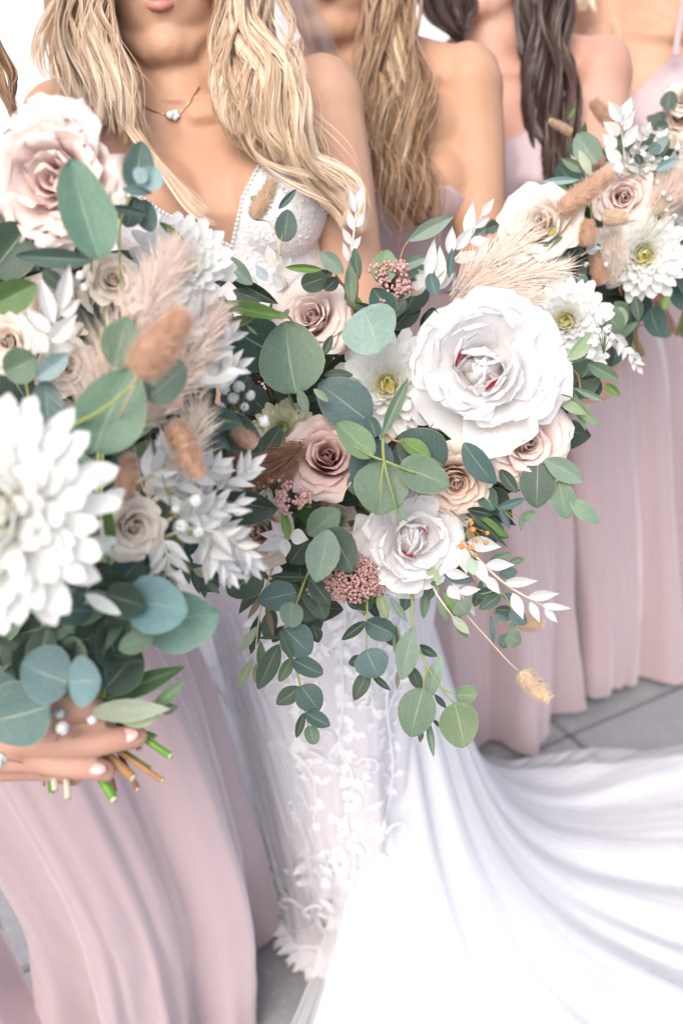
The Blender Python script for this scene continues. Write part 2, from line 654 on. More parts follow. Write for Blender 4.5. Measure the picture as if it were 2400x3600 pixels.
def make_person(label, P, skin, voxel=0.005, lipcol=True):
    """P: hip, waist, bust, neck, head (centre), shl, shr (photo-left / photo-right shoulder), arms [(shoulder,elbow,wrist,dir,normal,side)]"""
    hip, waist, bust, neck, head = (Vector(P[k]) for k in ('hip', 'waist', 'bust', 'neck', 'head'))
    shl, shr = Vector(P['shl']), Vector(P['shr'])
    base = Vector((P['foot'][0], P['foot'][1], 0))
    root = thing('person', label, 'person', base, P.get('group'))
    rt = (shr - shl)
    rt.z *= 0.5
    rt.normalize()
    fw = Vector((rt.y, -rt.x, 0)).normalized()      # towards the camera
    s = P.get('s', 1.0)
    V, F = [], []
    shm = (shl + shr) / 2
    secs = [(hip + Vector((0, 0, -.10)), .168 * s, .11 * s), (hip, .172 * s, .115 * s), (lerp(hip, waist, .5), .15 * s, .10 * s),
            (waist, .122 * s, .088 * s), (lerp(waist, bust, .55), .13 * s, .092 * s), (bust, .142 * s, .098 * s),
            (lerp(bust, shm, .55), .145 * s, .088 * s), (lerp(bust, shm, .85) + Vector((0, 0, 0)), .125 * s, .07 * s),
            (lerp(shm, neck, .5) + Vector((0, 0, .012)), .07 * s, .055 * s), (neck, .052 * s, .052 * s)]
    loft_sections(V, F, secs, rt, fw)
    # bust
    bs = P.get('bs', 1.0)
    for sg in (-1, 1):
        ellipsoid(V, F, bust + rt * (.070 * sg * s * bs) + fw * (.058 * s) + Vector((0, 0, .002)), (.062 * s * bs, .056 * s * bs, .066 * s * bs), sub=3)
        ellipsoid(V, F, lerp(bust, shm, .5) + rt * (.07 * sg) + fw * .045, (.07 * s, .035 * s, .06 * s), sub=2)
    # shoulders, trapezius and collar bones
    for sh, sg in ((shl, -1), (shr, 1)):
        inw = sh - rt * (.03 * sg)
        limb(V, F, [neck + Vector((0, 0, .025)) + rt * (.02 * sg) - fw * .015, lerp(neck, sh, .5) + Vector((0, 0, .010)) - fw * .012, inw], [.036 * s, .036 * s, .046 * s])
        limb(V, F, [neck + fw * .050 + rt * (.018 * sg) + Vector((0, 0, -.022)), lerp(neck, sh, .55) + fw * .048 + Vector((0, 0, -.012)), sh + fw * .025 - rt * (.02 * sg) + Vector((0, 0, .012))], [.011, .014, .011], 8)
    TV, TF = list(V), list(F)
    for a in P['arms']:
        sh, el, wr = (Vector(x) for x in a[:3])
        sg = 1 if sh.dot(rt) > shm.dot(rt) else -1
        ellipsoid(V, F, sh + (el - sh).normalized() * .02, (.051 * s, .051 * s, .056 * s), sub=3)
        limb(V, F, [sh, lerp(sh, el, .35), lerp(sh, el, .75), el], [.049 * s, .047 * s, .040 * s, .036 * s])
        limb(V, F, [el, lerp(el, wr, .3), wr], [.036 * s, .037 * s, .024 * s])
        if len(a) > 3:
            hand(V, F, wr, Vector(a[3]), Vector(a[4]), 1.0, a[6] if len(a) > 6 else 1.0, a[5])
    # neck and head
    hd = head
    limb(V, F, [neck - Vector((0, 0, .03)), lerp(neck, hd, .45) - fw * .020, hd - fw * .030], [.054 * s, .046 * s, .050 * s])
    up = (hd - neck).normalized()
    up = (up + Vector((0, 0, 2))).normalized()
    tl = P.get('tilt', 0)
    up = (Matrix.Rotation(tl, 3, fw) @ up)
    hr = up.cross(-fw).normalized() * -1
    hr = rt - up * rt.dot(up)
    hr.normalize()
    hf = hr.cross(up).normalized()
    if hf.dot(fw) < 0:
        hf = -hf
    nod = P.get('nod', 0.0)
    hf2 = (hf * math.cos(nod) - up * math.sin(nod))
    up = (up * math.cos(nod) + hf * math.sin(nod))
    hf = hf2
    rot = Matrix((hr, -hf, up)).transposed()

    def hp(x, y, z):   # x photo-right, y forward, z up (head space)
        return hd + hr * x + hf * y + up * z
    ellipsoid(V, F, hp(0, -.012, .045), (.076, .096, .088), rot)
    ellipsoid(V, F, hp(0, .012, -.01), (.066, .078, .092), rot)
    ellipsoid(V, F, hp(0, .030, -.062), (.060, .057, .048), rot)
    for sg in (-1, 1):
        ellipsoid(V, F, hp(.036 * sg, .045, -.030), (.030, .030, .040), rot, 2)
        limb(V, F, [hp(.064 * sg, -.01, -.035), hp(.055 * sg, .025, -.074), hp(.020 * sg, .070, -.104)], [.018, .019, .018], 8)
        ellipsoid(V, F, hp(.077 * sg, -.012, -.005), (.007, .018, .030), rot, 2)
        ellipsoid(V, F, hp(.028 * sg, .072, .032), (.022, .016, .008), rot, 2)
    ellipsoid(V, F, hp(0, .074, -.100), (.030, .024, .023), rot, 2)
    limb(V, F, [hp(0, .078, .025), hp(0, .094, -.005), hp(0, .108, -.022)], [.008, .009, .011], 8)
    for sg in (-1, 1):
        ellipsoid(V, F, hp(.011 * sg, .094, -.024), (.009, .010, .007), rot, 1)
    ellipsoid(V, F, hp(0, .078, -.052), (.028, .014, .016), rot, 2)
    body = obj('body', remesh('body', V, F, voxel, 5, skin), root)
    # face details
    for sg in (-1, 1):
        EV, EF = [], []
        ellipsoid(EV, EF, hp(.030 * sg, .068, .008), .0125, sub=2)
        eye = obj('eye', mesh('eye', EV, EF, M['eye']), root)
        EV, EF = [], []
        ellipsoid(EV, EF, hp(.030 * sg, .0785, .008), (.0055, .003, .0055), rot, 2)
        obj('iris', mesh('iris', EV, EF, M['iris']), eye)
    LV, LF = [], []
    for (z, r, w, dz) in ((-.047, .0052, .023, .004), (-.0575, .0065, .020, -.005)):
        pts = [hp(w * x, .0895 - .013 * x * x, z + dz * x * x * -1 * .6) for x in np.linspace(-1, 1, 11)]
        tube(LV, LF, pts, [r * (1 - .75 * abs(x) ** 2.2) for x in np.linspace(-1, 1, 11)], 8)
    obj('lips', mesh('lips', LV, LF, M['lips']), root)
    P['_hp'] = hp
    P['_torso'] = (TV, TF)
    P['_fw'], P['_rt'] = fw, rt
    return root


def in_poly(x, y, poly):
    c = False
    n = len(poly)
    for i in range(n):
        x1, y1 = poly[i]
        x2, y2 = poly[(i + 1) % n]
        if (y1 > y) != (y2 > y) and x < (x2 - x1) * (y - y1) / (y2 - y1) + x1:
            c = not c
    return c


def project(p):
    q = Vector(p) - CAM
    d = q.dot(FWD)
    return 1200 + FPX * q.dot(RIGHT) / d, 1800 - FPX * q.dot(UP) / d


def bodice(root, P, poly, mat, off=0.005, voxel=0.005, back_z=None, name='bodice'):
    """a garment layer: the torso surface pushed out along its normals and cut along the neckline"""
    TV, TF = P['_torso']
    me = remesh(name, TV, TF, voxel, 9, mat)
    bm = bmesh.new()
    bm.from_mesh(me)
    for v in bm.verts:
        v.co += v.normal * off
    bm.normal_update()
    n = len(poly)
    for i in range(n):
        (x1, y1), (x2, y2) = poly[i], poly[(i + 1) % n]
        if min(y1, y2) > 2200:
            continue
        a, b = at(x1, y1, 1.0) - CAM, at(x2, y2, 1.0) - CAM
        no = a.cross(b).normalized()
        bmesh.ops.bisect_plane(bm, geom=bm.verts[:] + bm.edges[:] + bm.faces[:], plane_co=CAM, plane_no=no)
    dele = []
    fw = P['_fw']
    cz = back_z if back_z is not None else Vector(P['bust']).z + .02
    ctr = Vector(P['bust'])
    for f in bm.faces:
        c = f.calc_center_median()
        front = (c - ctr).dot(fw) > -0.01
        if front:
            u, v = project(c)
            if not in_poly(u, v, poly):
                dele.append(f)
        elif c.z > cz:
            dele.append(f)
    bmesh.ops.delete(bm, geom=dele, context='FACES')
    bm.to_mesh(me)
    bm.free()
    o = obj(name, me, root)
    o.modifiers.new('thickness', 'SOLIDIFY').thickness = 0.0025
    return o


def surf_bvh(o):
    me = o.data
    mw = W[o]
    return BVHTree.FromPolygons([mw @ v.co for v in me.vertices], [tuple(p.vertices) for p in me.polygons])


def cast(bvh, u, v):
    d = (at(u, v, 1.0) - CAM).normalized()
    h = bvh.ray_cast(CAM, d)
    if h[0] is None:
        return None, None
    return h[0], (-h[1] if h[1].dot(d) > 0 else h[1])


def skirt(name, parent, rings, folds, mat, seg=260, rows=70, gather=0.0, split=None, seed=1, hemz=None):
    """rings: (cx, cy, z, rx, ry) from waist down. folds: (count, phase, amplitude at hem, sharpness)"""
    r = random.Random(seed)
    ctr = spline([(c[0], c[1], c[2]) for c in rings], rows)
    rad = spline([(c[3], c[4], 0) for c in rings], rows)
    V, UV = [], []
    for j in range(rows):
        t = j / (rows - 1)
        for i in range(seg):
            th = 2 * math.pi * i / seg
            f = 0
            for n, ph, a, sh in folds:
                x = math.cos(n * th + ph + .35 * math.sin(2.2 * t + n) + .25 * math.sin(th * 2 + ph))
                f += a * (math.copysign(abs(x) ** sh, x)) * (0.12 + .88 * t ** 1.1)
            nz = noise.noise(Vector((math.cos(th) * 3, math.sin(th) * 3, t * 2 + seed * 7))) * .03 * t + noise.noise(Vector((math.cos(th) * 10, math.sin(th) * 10, t * 4 + seed))) * .008 * t + abs(noise.noise(Vector((math.cos(th) * 6, math.sin(th) * 6, t * 9 + seed)))) * .004
            rx, ry = rad[j].x + f + nz, rad[j].y + f + nz
            z = ctr[j].z
            if hemz is not None:
                z += hemz(th) * t ** 6
            V.append((ctr[j].x + rx * math.cos(th), ctr[j].y + ry * math.sin(th), max(z, 0.006)))
            UV.append((i / seg, t))
    return obj(name, mesh(name, V, grid_faces(seg, rows, True), mat, uv=UV), parent)


def strap(parent, pts, w, mat, name='strap'):
    sp = spline(pts, 14)
    V, F = [], []
    for i, p in enumerate(sp):
        t = (sp[min(i + 1, 13)] - sp[max(i - 1, 0)]).normalized()
        n = (CAM - p).normalized()
        s = t.cross(n).normalized() * w / 2
        nn = s.cross(t).normalized() * .0012
        V += [tuple(p - s - nn), tuple(p + s - nn), tuple(p + s + nn), tuple(p - s + nn)]
    F = grid_faces(4, 14, True)
    return obj(name, mesh(name, V, F, mat, smooth=False), parent)


# ------------------------------------------------------------------ hair
def hair_strands(acc, gL, gR, n, thick=.03, wave=.006, wl=.09, width=.0009, clumps=8, pull=.55, tone=(.2, .9), seed=1, m=26, endvar=.25, fly=0.0, sub=1, bias=0):
    """strands between two guide lines given as (u, v, depth)"""
    rg = np.random.RandomState(seed)
    A = np.array([tuple(p) for p in spline([at(*g) for g in gL], m)])
    B = np.array([tuple(p) for p in spline([at(*g) for g in gR], m)])
    fwd = np.array(FWD)
    t = np.linspace(0, 1, m)
    seglen = np.linalg.norm(np.diff((A + B) / 2, axis=0), axis=1)
    L = np.concatenate([[0], np.cumsum(seglen)])
    cph = np.cumsum((rg.rand(clumps + 2) - .5) * 1.8)
    cph2 = rg.rand(clumps) * 6.28
    cdep = (rg.rand(clumps) - .5)
    cend = rg.rand(clumps)
    crad = .6 + .8 * rg.rand(clumps)
    ctone = rg.rand(clumps)
    cw = .88 + .3 * rg.rand(clumps)
    Vs, Fs, Ts = [], [], []
    base = acc['n']
    tri = np.array([0, math.pi])
    for k in range(n):
        s = rg.rand()
        c = min(int(s * clumps), clumps - 1)
        sc = (c + .5) / clumps
        tt = t * (1 - endvar * (.75 * cend[c] ** 1.3 + .25 * rg.rand()))
        ss = s + (sc - s) * pull * tt ** 1.2
        ss = ss + fly * (rg.rand() - .5) * tt ** 2
        idx = tt * (m - 1)
        a = np.stack([np.interp(idx, np.arange(m), A[:, q]) for q in range(3)], 1)
        b = np.stack([np.interp(idx, np.arange(m), B[:, q]) for q in range(3)], 1)
        p = a + (b - a) * ss[:, None]
        wid = np.linalg.norm(b - a, axis=1).mean()
        rt = (b - a) / (np.linalg.norm(b - a, axis=1)[:, None] + 1e-9)
        ll = np.interp(idx, np.arange(m), L)
        env = np.clip(tt * 3, 0, 1)
        ph = 2 * math.pi * ll / (wl * np.interp(s * clumps, np.arange(clumps), cw)) + np.interp(s * clumps, np.arange(clumps + 2), cph) + (rg.rand() - .5) * .45
        am = wave * (.7 + .6 * rg.rand())
        p = p + rt * (am * np.sin(ph) * env)[:, None]
        jit = (.45 * (rg.rand() - .5) + .85 * cdep[c]) * thick
        rnd_round = math.sqrt(max(0.05, 1 - (2 * s - 1) ** 2))
        p = p + fwd[None, :] * (jit * rnd_round + am * .9 * np.cos(ph + cph2[c] * .2) * env)[:, None]
        w = width * (.6 + .8 * rg.rand()) * np.clip(np.minimum(tt * 12 + .5, (1.02 - t) * 3.5), .12, 1)
        tang = np.gradient(p, axis=0)
        tang /= (np.linalg.norm(tang, axis=1)[:, None] + 1e-9)
        e1 = np.cross(tang, fwd[None, :])
        e1 /= (np.linalg.norm(e1, axis=1)[:, None] + 1e-9)
        e2 = np.cross(tang, e1)
        ra = (rg.rand() - .5) * 2.2
        e1, e2 = e1 * math.cos(ra) + e2 * math.sin(ra), e2
        ring = p[:, None, :] + (e1[:, None, :] * np.cos(tri)[None, :, None]) * w[:, None, None]
        Vs.append(ring.reshape(-1, 3))
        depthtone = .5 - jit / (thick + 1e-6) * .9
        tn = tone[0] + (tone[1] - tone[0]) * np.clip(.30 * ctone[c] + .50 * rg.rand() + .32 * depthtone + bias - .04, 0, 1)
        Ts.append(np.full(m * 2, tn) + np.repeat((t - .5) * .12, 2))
        i = np.arange(m - 1)
        Fs.append(np.stack([i * 2, i * 2 + 1, (i + 1) * 2 + 1, (i + 1) * 2], 1) + base)
        base += m * 2
    acc['V'] += Vs
    acc['F'] += Fs
    acc['T'] += Ts
    acc['n'] = base


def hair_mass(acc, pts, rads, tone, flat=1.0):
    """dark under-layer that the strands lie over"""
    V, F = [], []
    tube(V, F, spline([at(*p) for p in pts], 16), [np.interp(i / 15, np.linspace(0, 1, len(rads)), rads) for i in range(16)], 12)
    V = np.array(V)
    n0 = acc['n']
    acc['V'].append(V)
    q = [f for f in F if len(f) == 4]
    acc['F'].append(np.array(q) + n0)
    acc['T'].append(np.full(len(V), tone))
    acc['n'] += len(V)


def hair_cap(acc, P, tone=.45, n=900, seed=3, width=.0011):
    """hair over the skull, from a centre parting down to ear level"""
    hp = P['_hp']
    rg = random.Random(seed)
    m = 10
    Vs, Fs, Ts = [], [], []
    base = acc['n']
    for k in range(n):
        sg = rg.choice((-1, 1))
        y0 = lerp(.075, -.095, rg.random())
        a1 = lerp(1.5, 2.0, rg.random())
        tn = tone + (rg.random() - .5) * .6
        pts = []
        for i in range(m):
            t = i / (m - 1)
            a = a1 * t
            x = sg * math.sin(a) * .086
            z = .045 + math.cos(a) * .096 - (max(0, t - .7) * .12)
            y = y0 * (1 - .35 * t) - .03 * t - .012
            rr = math.sqrt(max(0.02, 1 - (y + .012) ** 2 / .105 ** 2))
            pts.append(hp(x * rr, y, .045 + (z - .045) * rr))
        V, F = [], []
        tube(V, F, pts, width * 1.5, 3, cap=False)
        Vs.append(np.array(V)); Fs.append(np.array(F) + base); Ts.append(np.full(len(V), tn)); base += len(V)
    V, F = [], []
    for i in range(1):
        vs, fs = ico(3)
    V = [tuple(hp(v.x * .081, -.022 + v.y * .098, .047 + v.z * .090)) for v in vs if True]
    keep = [f for f in fs if all((vs[i].y < .35 or vs[i].z > .55) and vs[i].z > -.6 for i in f)]
    Vs.append(np.array(V)); Fs.append(np.array([(a, b, c, c) for a, b, c in keep]) + base); Ts.append(np.full(len(V), max(0, tone - .35)))
    base += len(V)
    acc['V'] += Vs; acc['F'] += Fs; acc['T'] += Ts; acc['n'] = base


def hair_build(acc, parent, mat, name='hair'):
    V = np.concatenate(acc['V'])
    F = np.concatenate(acc['F'])
    T = np.clip(np.concatenate(acc['T']), 0, 1)
    faces = [tuple(f) if f[2] != f[3] else tuple(f[:3]) for f in F.tolist()]
    return obj(name, mesh(name, V, faces, mat, tone=T), parent)


def new_acc():
    return dict(V=[], F=[], T=[], n=0)
# ------------------------------------------------------------------ petals
def petal(L, Wd, phi0, phi1, pw=1.0, curl=0.0, rc=1.0, ruf=0.0, scal=0.0, w0=.25, tm=.62, r0=0.0, z0=0.0, nu=9, nv=10, seed=0, notch=0.0, point=0.0, sidecurl=0.0, twist=0.0, fq=3.0, crk=0.0):
    """one petal in flower space: axis +Z, petal leaves along +X. Returns verts, faces, uv."""
    rg = random.Random(seed)
    p1, p2 = rg.random() * 6.28, rg.random() * 6.28
    V, UV = [], []
    ts = [1 - (1 - j / (nv - 1)) ** 1.35 for j in range(nv)]
    # centre line
    cl = []
    r, z = r0, z0
    last = 0
    K = 60
    samp = [(r, z, phi0)]
    for k in range(1, K + 1):
        t = k / K
        ph = phi0 + (phi1 - phi0) * t ** pw + curl * sstep(.72, 1.0, t)
        r += math.sin(ph) * L / K
        z += math.cos(ph) * L / K
        samp.append((r, z, ph))
    for j, t in enumerate(ts):
        if t < tm:
            w = w0 + (1 - w0) * math.sin(math.pi / 2 * t / tm) ** .9
        else:
            q = (t - tm) / (1 - tm)
            w = math.sqrt(max(0, 1 - q ** (2.6 - point)))
            w = lerp(w, 1 - q ** 1.2, point)
        w = max(w, .03) * Wd / 2
        for i in range(nu):
            s = -1 + 2 * i / (nu - 1)
            tt = t
            lim = 1 - scal * (.5 + .5 * math.cos(fq * 2 * s + p1)) * (t ** 3) - notch * math.exp(-(s * 3) ** 2) * t ** 4
            tt = t * lim
            k = min(K, max(0, tt * K))
            k0 = int(k)
            k1 = min(K, k0 + 1)
            f = k - k0
            cr = lerp(samp[k0][0], samp[k1][0], f)
            cz = lerp(samp[k0][1], samp[k1][1], f)
            ph = lerp(samp[k0][2], samp[k1][2], f)
            x = w * s
            rcc = rc
            a = x / rcc
            if abs(a) > 2.6:
                a = math.copysign(2.6, a)
            y = rcc * math.sin(a)
            inn = rcc * (1 - math.cos(a))
            inn -= sidecurl * abs(s) ** 3 * sstep(.4, 1, t) * Wd
            h = ruf * (math.sin(fq * s * 2.2 + p2) * .6 + math.sin(fq * 4.1 * s + p1 + 5 * t) * .4) * (t ** 2) * (0.35 + .65 * abs(s))
            h += ruf * .6 * math.sin(7 * t + p1) * abs(s) ** 2
            inn += h
            nr, nz = -math.cos(ph), math.sin(ph)
            px, pz = cr + nr * inn, cz + nz * inn
            if crk:
                q = Vector((px * 4 + seed * 1.7, y * 4, pz * 4))
                e = crk * (t ** 1.2)
                px += noise.noise(q) * e
                y += noise.noise(q + Vector((9, 3, 1))) * e
                pz += noise.noise(q + Vector((2, 7, 5))) * e
            V.append((px, y, pz))
            UV.append((i / (nu - 1), t))
    return V, grid_faces(nu, nv), UV


def petal_me(name, mat, tone=lambda u, v: 0, scale=1.0, **k):
    V, F, UV = petal(**k)
    return mesh(name, V, F, mat, uv=UV, tone=[min(1, max(0, tone(u, v))) for u, v in UV])


GA = 2.399963


def rotz(a):
    return Matrix.Rotation(a, 4, 'Z')


# every prototype: list of (mesh, matrix in flower space, colour) + list of joined (name, mesh)
def proto_rose(mat, seed, openness=1.0, n=22, deepk=1.0, loose=0.0):
    rg = random.Random(seed)
    out = []
    for i in range(n):
        k = i / (n - 1)
        if i < 4:
            kk = dict(L=.62, Wd=.42 + .1 * i, phi0=R(6), phi1=R(-10), curl=R(14), rc=.085 + .03 * i, r0=.035 + .022 * i, z0=.10, ruf=.006, w0=.7, tm=.7, point=.1)
        elif i < 12:
            q = (i - 4) / 8
            kk = dict(L=.66 + .10 * q, Wd=.62 + .32 * q, phi0=R(8 + 14 * q), phi1=R(0 + 20 * q * openness), curl=R(25 + 30 * q), rc=.20 + .22 * q, r0=.10 + .08 * q,
                      z0=.06 - .04 * q, ruf=.014, w0=.55, tm=.72, sidecurl=.05, point=.15 * rg.random())
        else:
            q = (i - 12) / max(1, n - 13)
            kk = dict(L=.86 + .20 * q, Wd=.95 + .2 * q, phi0=R(30 + 8 * q), phi1=R(32 + 44 * q * openness), pw=1.2, curl=R(55 + 15 * q), rc=.55 + .35 * q, r0=.10,
                      z0=.0 - .05 * q, ruf=.02 + .015 * q, w0=.4, tm=.68, sidecurl=.10, point=.25 * rg.random())
        kk['seed'] = seed * 100 + i
        kk['crk'] = .03 + .05 * k + .10 * loose
        if loose:
            kk['r0'] = kk['r0'] + .10 * rg.random()
            kk['L'] *= rg.uniform(.85, 1.1)
            kk['ruf'] += .03
            kk['scal'] = .08
        base = (1 - k) * .95 * deepk

        def tone(u, v, base=base, k=k):
            return base * (.55 + .45 * (1 - v)) + (.55 * (1 - v) ** 1.5) * deepk
        me = petal_me('petal', mat, tone, **kk)
        out.append((me, rotz(i * GA + rg.uniform(-.25, .25)) @ Matrix.Rotation(rg.uniform(-.05, .05), 4, 'X')))
    return out, []


def proto_peony(seed, n=66, red=True, full=1.0):
    rg = random.Random(seed)
    out = []
    for i in range(n):
        k = i / (n - 1)
        if i < 11:
            q = i / 10
            kk = dict(L=.50 + .10 * q, Wd=.34 + .14 * q, phi0=R(34 + 8 * q), phi1=R(-62 + 12 * q + rg.uniform(-8, 8)), rc=.20 + .06 * q, r0=.02, z0=.16, ruf=.022, scal=.16, w0=.5, tm=.72, fq=rg.uniform(3, 5), nu=13, nv=10, crk=.05)
            off = Matrix.Translation((.05, -.02, 0))
        elif k < .55:
            q = (k - 11 / n) / (.55 - 11 / n)
            kk = dict(L=.62 + .18 * q + rg.uniform(-.09, .09), Wd=.46 + .26 * q + rg.uniform(-.1, .1), phi0=R(30 + 24 * q + rg.uniform(-8, 8)), phi1=R(-30 + 58 * q + rg.uniform(-22, 22)), rc=rg.uniform(.26, .6), r0=rg.uniform(.03, .18),
                      z0=.06, ruf=.045, scal=.14, w0=.4, tm=.78, fq=rg.uniform(2.5, 4.5), nu=17, nv=13, crk=.07)
            off = Matrix.Identity(4)
        elif k < .78:
            q = (k - .55) / .23
            kk = dict(L=.84 + .12 * q + rg.uniform(-.09, .07), Wd=.66 + .20 * q + rg.uniform(-.12, .1), phi0=R(50 + 14 * q), phi1=R(22 + 36 * q + rg.uniform(-16, 14)), rc=.4 + .5 * rg.random(), r0=.06, z0=.03 - .03 * q, ruf=.04, scal=.11, w0=.35, tm=.76,
                      fq=rg.uniform(2.2, 4), notch=.16 * rg.random(), crk=.07, nu=17, nv=13)
            off = Matrix.Identity(4)
        else:
            q = (k - .78) / .22
            kk = dict(L=.98 + rg.uniform(-.08, .14), Wd=.74 + .26 * rg.random(), phi0=R(66 + 10 * q), phi1=R(58 + 40 * q + rg.uniform(-12, 14)), rc=.6 + .9 * rg.random(), r0=.05, z0=.0 - .06 * q, ruf=.045, scal=.08, w0=.3, tm=.76,
                      fq=rg.uniform(1.8, 3), notch=.14 * rg.random(), curl=R(rg.uniform(-10, 22)), crk=.07, nu=17, nv=13)
            off = Matrix.Identity(4)
        kk['seed'] = seed * 100 + i
        me = petal_me('petal', M['peony'], lambda u, v, k=k: .6 * (1 - v) ** 1.4 * (1.1 - k), **kk)
        out.append((me, off @ rotz(i * GA + rg.uniform(-.7, .7)) @ Matrix.Rotation(rg.uniform(-.14, .14), 4, 'X') @ Matrix.Rotation(rg.uniform(-.12, .12), 4, 'Y')))
    joined = []
    if red:
        for j, an in enumerate((2.45, -1.2)):
            me = petal_me('petal', M['peony_red'], lambda u, v: .9 if abs(u - .5) < .3 and v < .8 else 0, L=.62, Wd=.24, phi0=R(32), phi1=R(-14), rc=.28, r0=.15 + .02 * (j % 2), z0=.14, ruf=.02, nu=7, nv=8, seed=j)
            out.append((me, rotz(an)))
    # dense heart so nothing shows through
    V, F = [], []
    ellipsoid(V, F, (0, 0, .20), (.24, .24, .26), sub=4)
    V = [tuple(Vector(v) * (1 + .08 * noise.noise(Vector(v) * 7))) for v in V]
    joined.append(('petal_heart', mesh('petal_heart', V, F, M['peony'], tone=[.5] * len(V)), None))
    return out, joined


def proto_mum(seed, mat, n=120, sep=62, green=0.0, wk=1.0, yel=.95, rck=1.0):
    """n petals, the outer `sep` as objects, the inner ones as one joined heart"""
    rg = random.Random(seed)
    out = []
    JV, JF, JU, JT = [], [], [], []
    for i in range(n):
        k = i / (n - 1)
        kk = dict(L=.20 + .80 * k ** .85 + rg.uniform(-.04, .04), Wd=(.12 + .17 * k ** .8) * wk, phi0=R(5 + 80 * k ** .8), phi1=R(-30 + 118 * k ** .95 + rg.uniform(-12, 12)), crk=.05, rc=(.09 + .12 * k) * rck,
                  r0=.02 + .05 * (1 - k) + .03, z0=.12 - .16 * k, ruf=.004, w0=.55, tm=.68, notch=.07, nu=5, nv=8, curl=R(-16 + 22 * k), seed=seed * 200 + i, point=.15)
        tn = (lambda u, v, k=k: max(0, (1 - k * 3.2)) * yel + green * (1 - v) ** 1.4 + .25 * (1 - v) ** 2)
        mt = rotz(i * GA + rg.uniform(-.1, .1)) @ Matrix.Rotation(rg.uniform(-.06, .06), 4, 'X')
        if i >= n - sep:
            out.append((petal_me('petal', mat, tn, **kk), mt))
        else:
            V, F, UV = petal(**kk)
            o = len(JV)
            JV += [tuple(mt @ Vector(v)) for v in V]
            JF += [tuple(o + q for q in f) for f in F]
            JU += UV
            JT += [min(1, max(0, tn(u, v))) for u, v in UV]
    o = len(JV)
    ellipsoid(JV, JF, (0, 0, .06), (.16, .16, .12), sub=2)
    JU += [(0, 0)] * (len(JV) - o)
    JT += [1] * (len(JV) - o)
    return out, [('inner_petals', mesh('inner_petals', JV, JF, mat, uv=JU, tone=JT), 'stuff')]


PROTO = {
    'rose_dusty': proto_rose(M['rose_dusty'], 1, .9, deepk=1.15),
    'rose_blush': proto_rose(M['rose_blush'], 2, .95, deepk=.55),
    'rose_garden': proto_rose(M['rose_blush'], 7, 1.2, n=34, deepk=.55, loose=1.0),
    'rose_cream': proto_rose(M['rose_cream'], 3, 1.05, n=20, deepk=.6),
    'rose_peach': proto_rose(M['rose_peach'], 4, 1.0, deepk=.9),
    'peony': proto_peony(5, n=48),
    'peony_small': proto_peony(9, n=46),
    'mum': proto_mum(11, M['mum']),
    'mum_big': proto_mum(13, M['mum'], n=170, sep=90, wk=.82, yel=.15, rck=2.0),
    'mum_far': proto_mum(12, M['mum'], n=110, sep=48, wk=1.1),
    'mum_green': proto_mum(14, M['mum_green'], n=110, sep=40, green=.5),
}
CALYX = None


def flower(kind, name, parent, u, v, d, rpx, tu=0.0, tv=0.0, spin=0.0, label=None, stem_to=None, back=.5):
    """flower centred on a point, radius rpx photo pixels at depth d, facing the camera tilted by (tu right, tv up)"""
    rad = rpx / FPX * d * (1.2 if kind.startswith('rose') else 1.0)
    view = (CAM - at(u, v, d)).normalized()
    ax = (view + RIGHT * tu + UP * tv).normalized()
    q = ax.to_track_quat('Z', 'Y').to_matrix().to_4x4()
    pos = at(u, v, d) - ax * rad * back
    w = Matrix.Translation(pos) @ q @ rotz(spin) @ Matrix.Scale(rad, 4)
    # receptacle and stem stub
    V, F = [], []
    pts = [Vector((0, 0, .16)), Vector((0, 0, .02)), Vector((0, 0, -.12)), Vector((0, 0, -.5))]
    tube(V, F, spline(pts, 8), [.09, .12, .14, .13, .07, .05, .045, .045], 8)
    if stem_to is not None:
        e = w.inverted() @ stem_to
        tube(V, F, spline([Vector((0, 0, -.45)), Vector((0, 0, -1.0)), lerp(Vector((0, 0, -1)), e, .6), e], 12), .05, 6)
    o = obj(name, mesh(name, V, F, M['stem_green']), parent, w, label=label)
    ps, js = PROTO[kind]
    for me, mt in ps:
        obj('petal', me, o, w @ mt)
    for nm, me, kd in js:
        obj(nm, me, o, w, kind=kd)
    return o


# ------------------------------------------------------------------ leaves
def leaf_mesh(kind, var):
    asy = (0, .10, -.13, .06, -.05)[var]
    """length 1 along +Y, width 1 across X"""
    rg = random.Random(hash((kind == 'lance', kind == 'oval', kind == 'round', var)) % 1000)
    nu, nv = 7, 11
    V, UV = [], []
    fold = {'round': .10, 'oval': .13, 'lance': .12, 'rus': .16}[kind] * (.6, 1.0, 1.4, .3, 1.9)[var]
    bend = (-.12, .10, .22, -.28, .34)[var]
    for j in range(nv):
        t = j / (nv - 1)
        t = .5 - .5 * math.cos(math.pi * t)
        if kind == 'round':
            w = math.sin(math.pi * t ** .88) ** .52
            w *= 1 + .05 * math.sin(5 * t + var)
            if t > .9:
                w *= lerp(1, .8, (t - .9) / .1)
        elif kind == 'oval':
            w = math.sin(math.pi * t ** .92) ** .72
        elif kind == 'lance':
            w = math.sin(math.pi * t ** .95) ** .95
        else:
            w = math.sin(math.pi * t ** .72) ** 1.15
        w = max(w, .012)
        for i in range(nu):
            s = -1 + 2 * i / (nu - 1)
            x = s * w * .5 * (1 + .10 * asy * 8 * (s > 0) * math.sin(3 * t)) + asy * (t - .1) ** 2 * 1.1
            z = abs(s) * w * fold + bend * (t - .5) ** 2 * 1.2 + .018 * math.sin(9 * t + 3 * s + var * 2) * abs(s)
            V.append((x, t, z))
            UV.append((i / (nu - 1), t))
    return mesh('leaf', V, grid_faces(nu, nv), None, uv=UV)


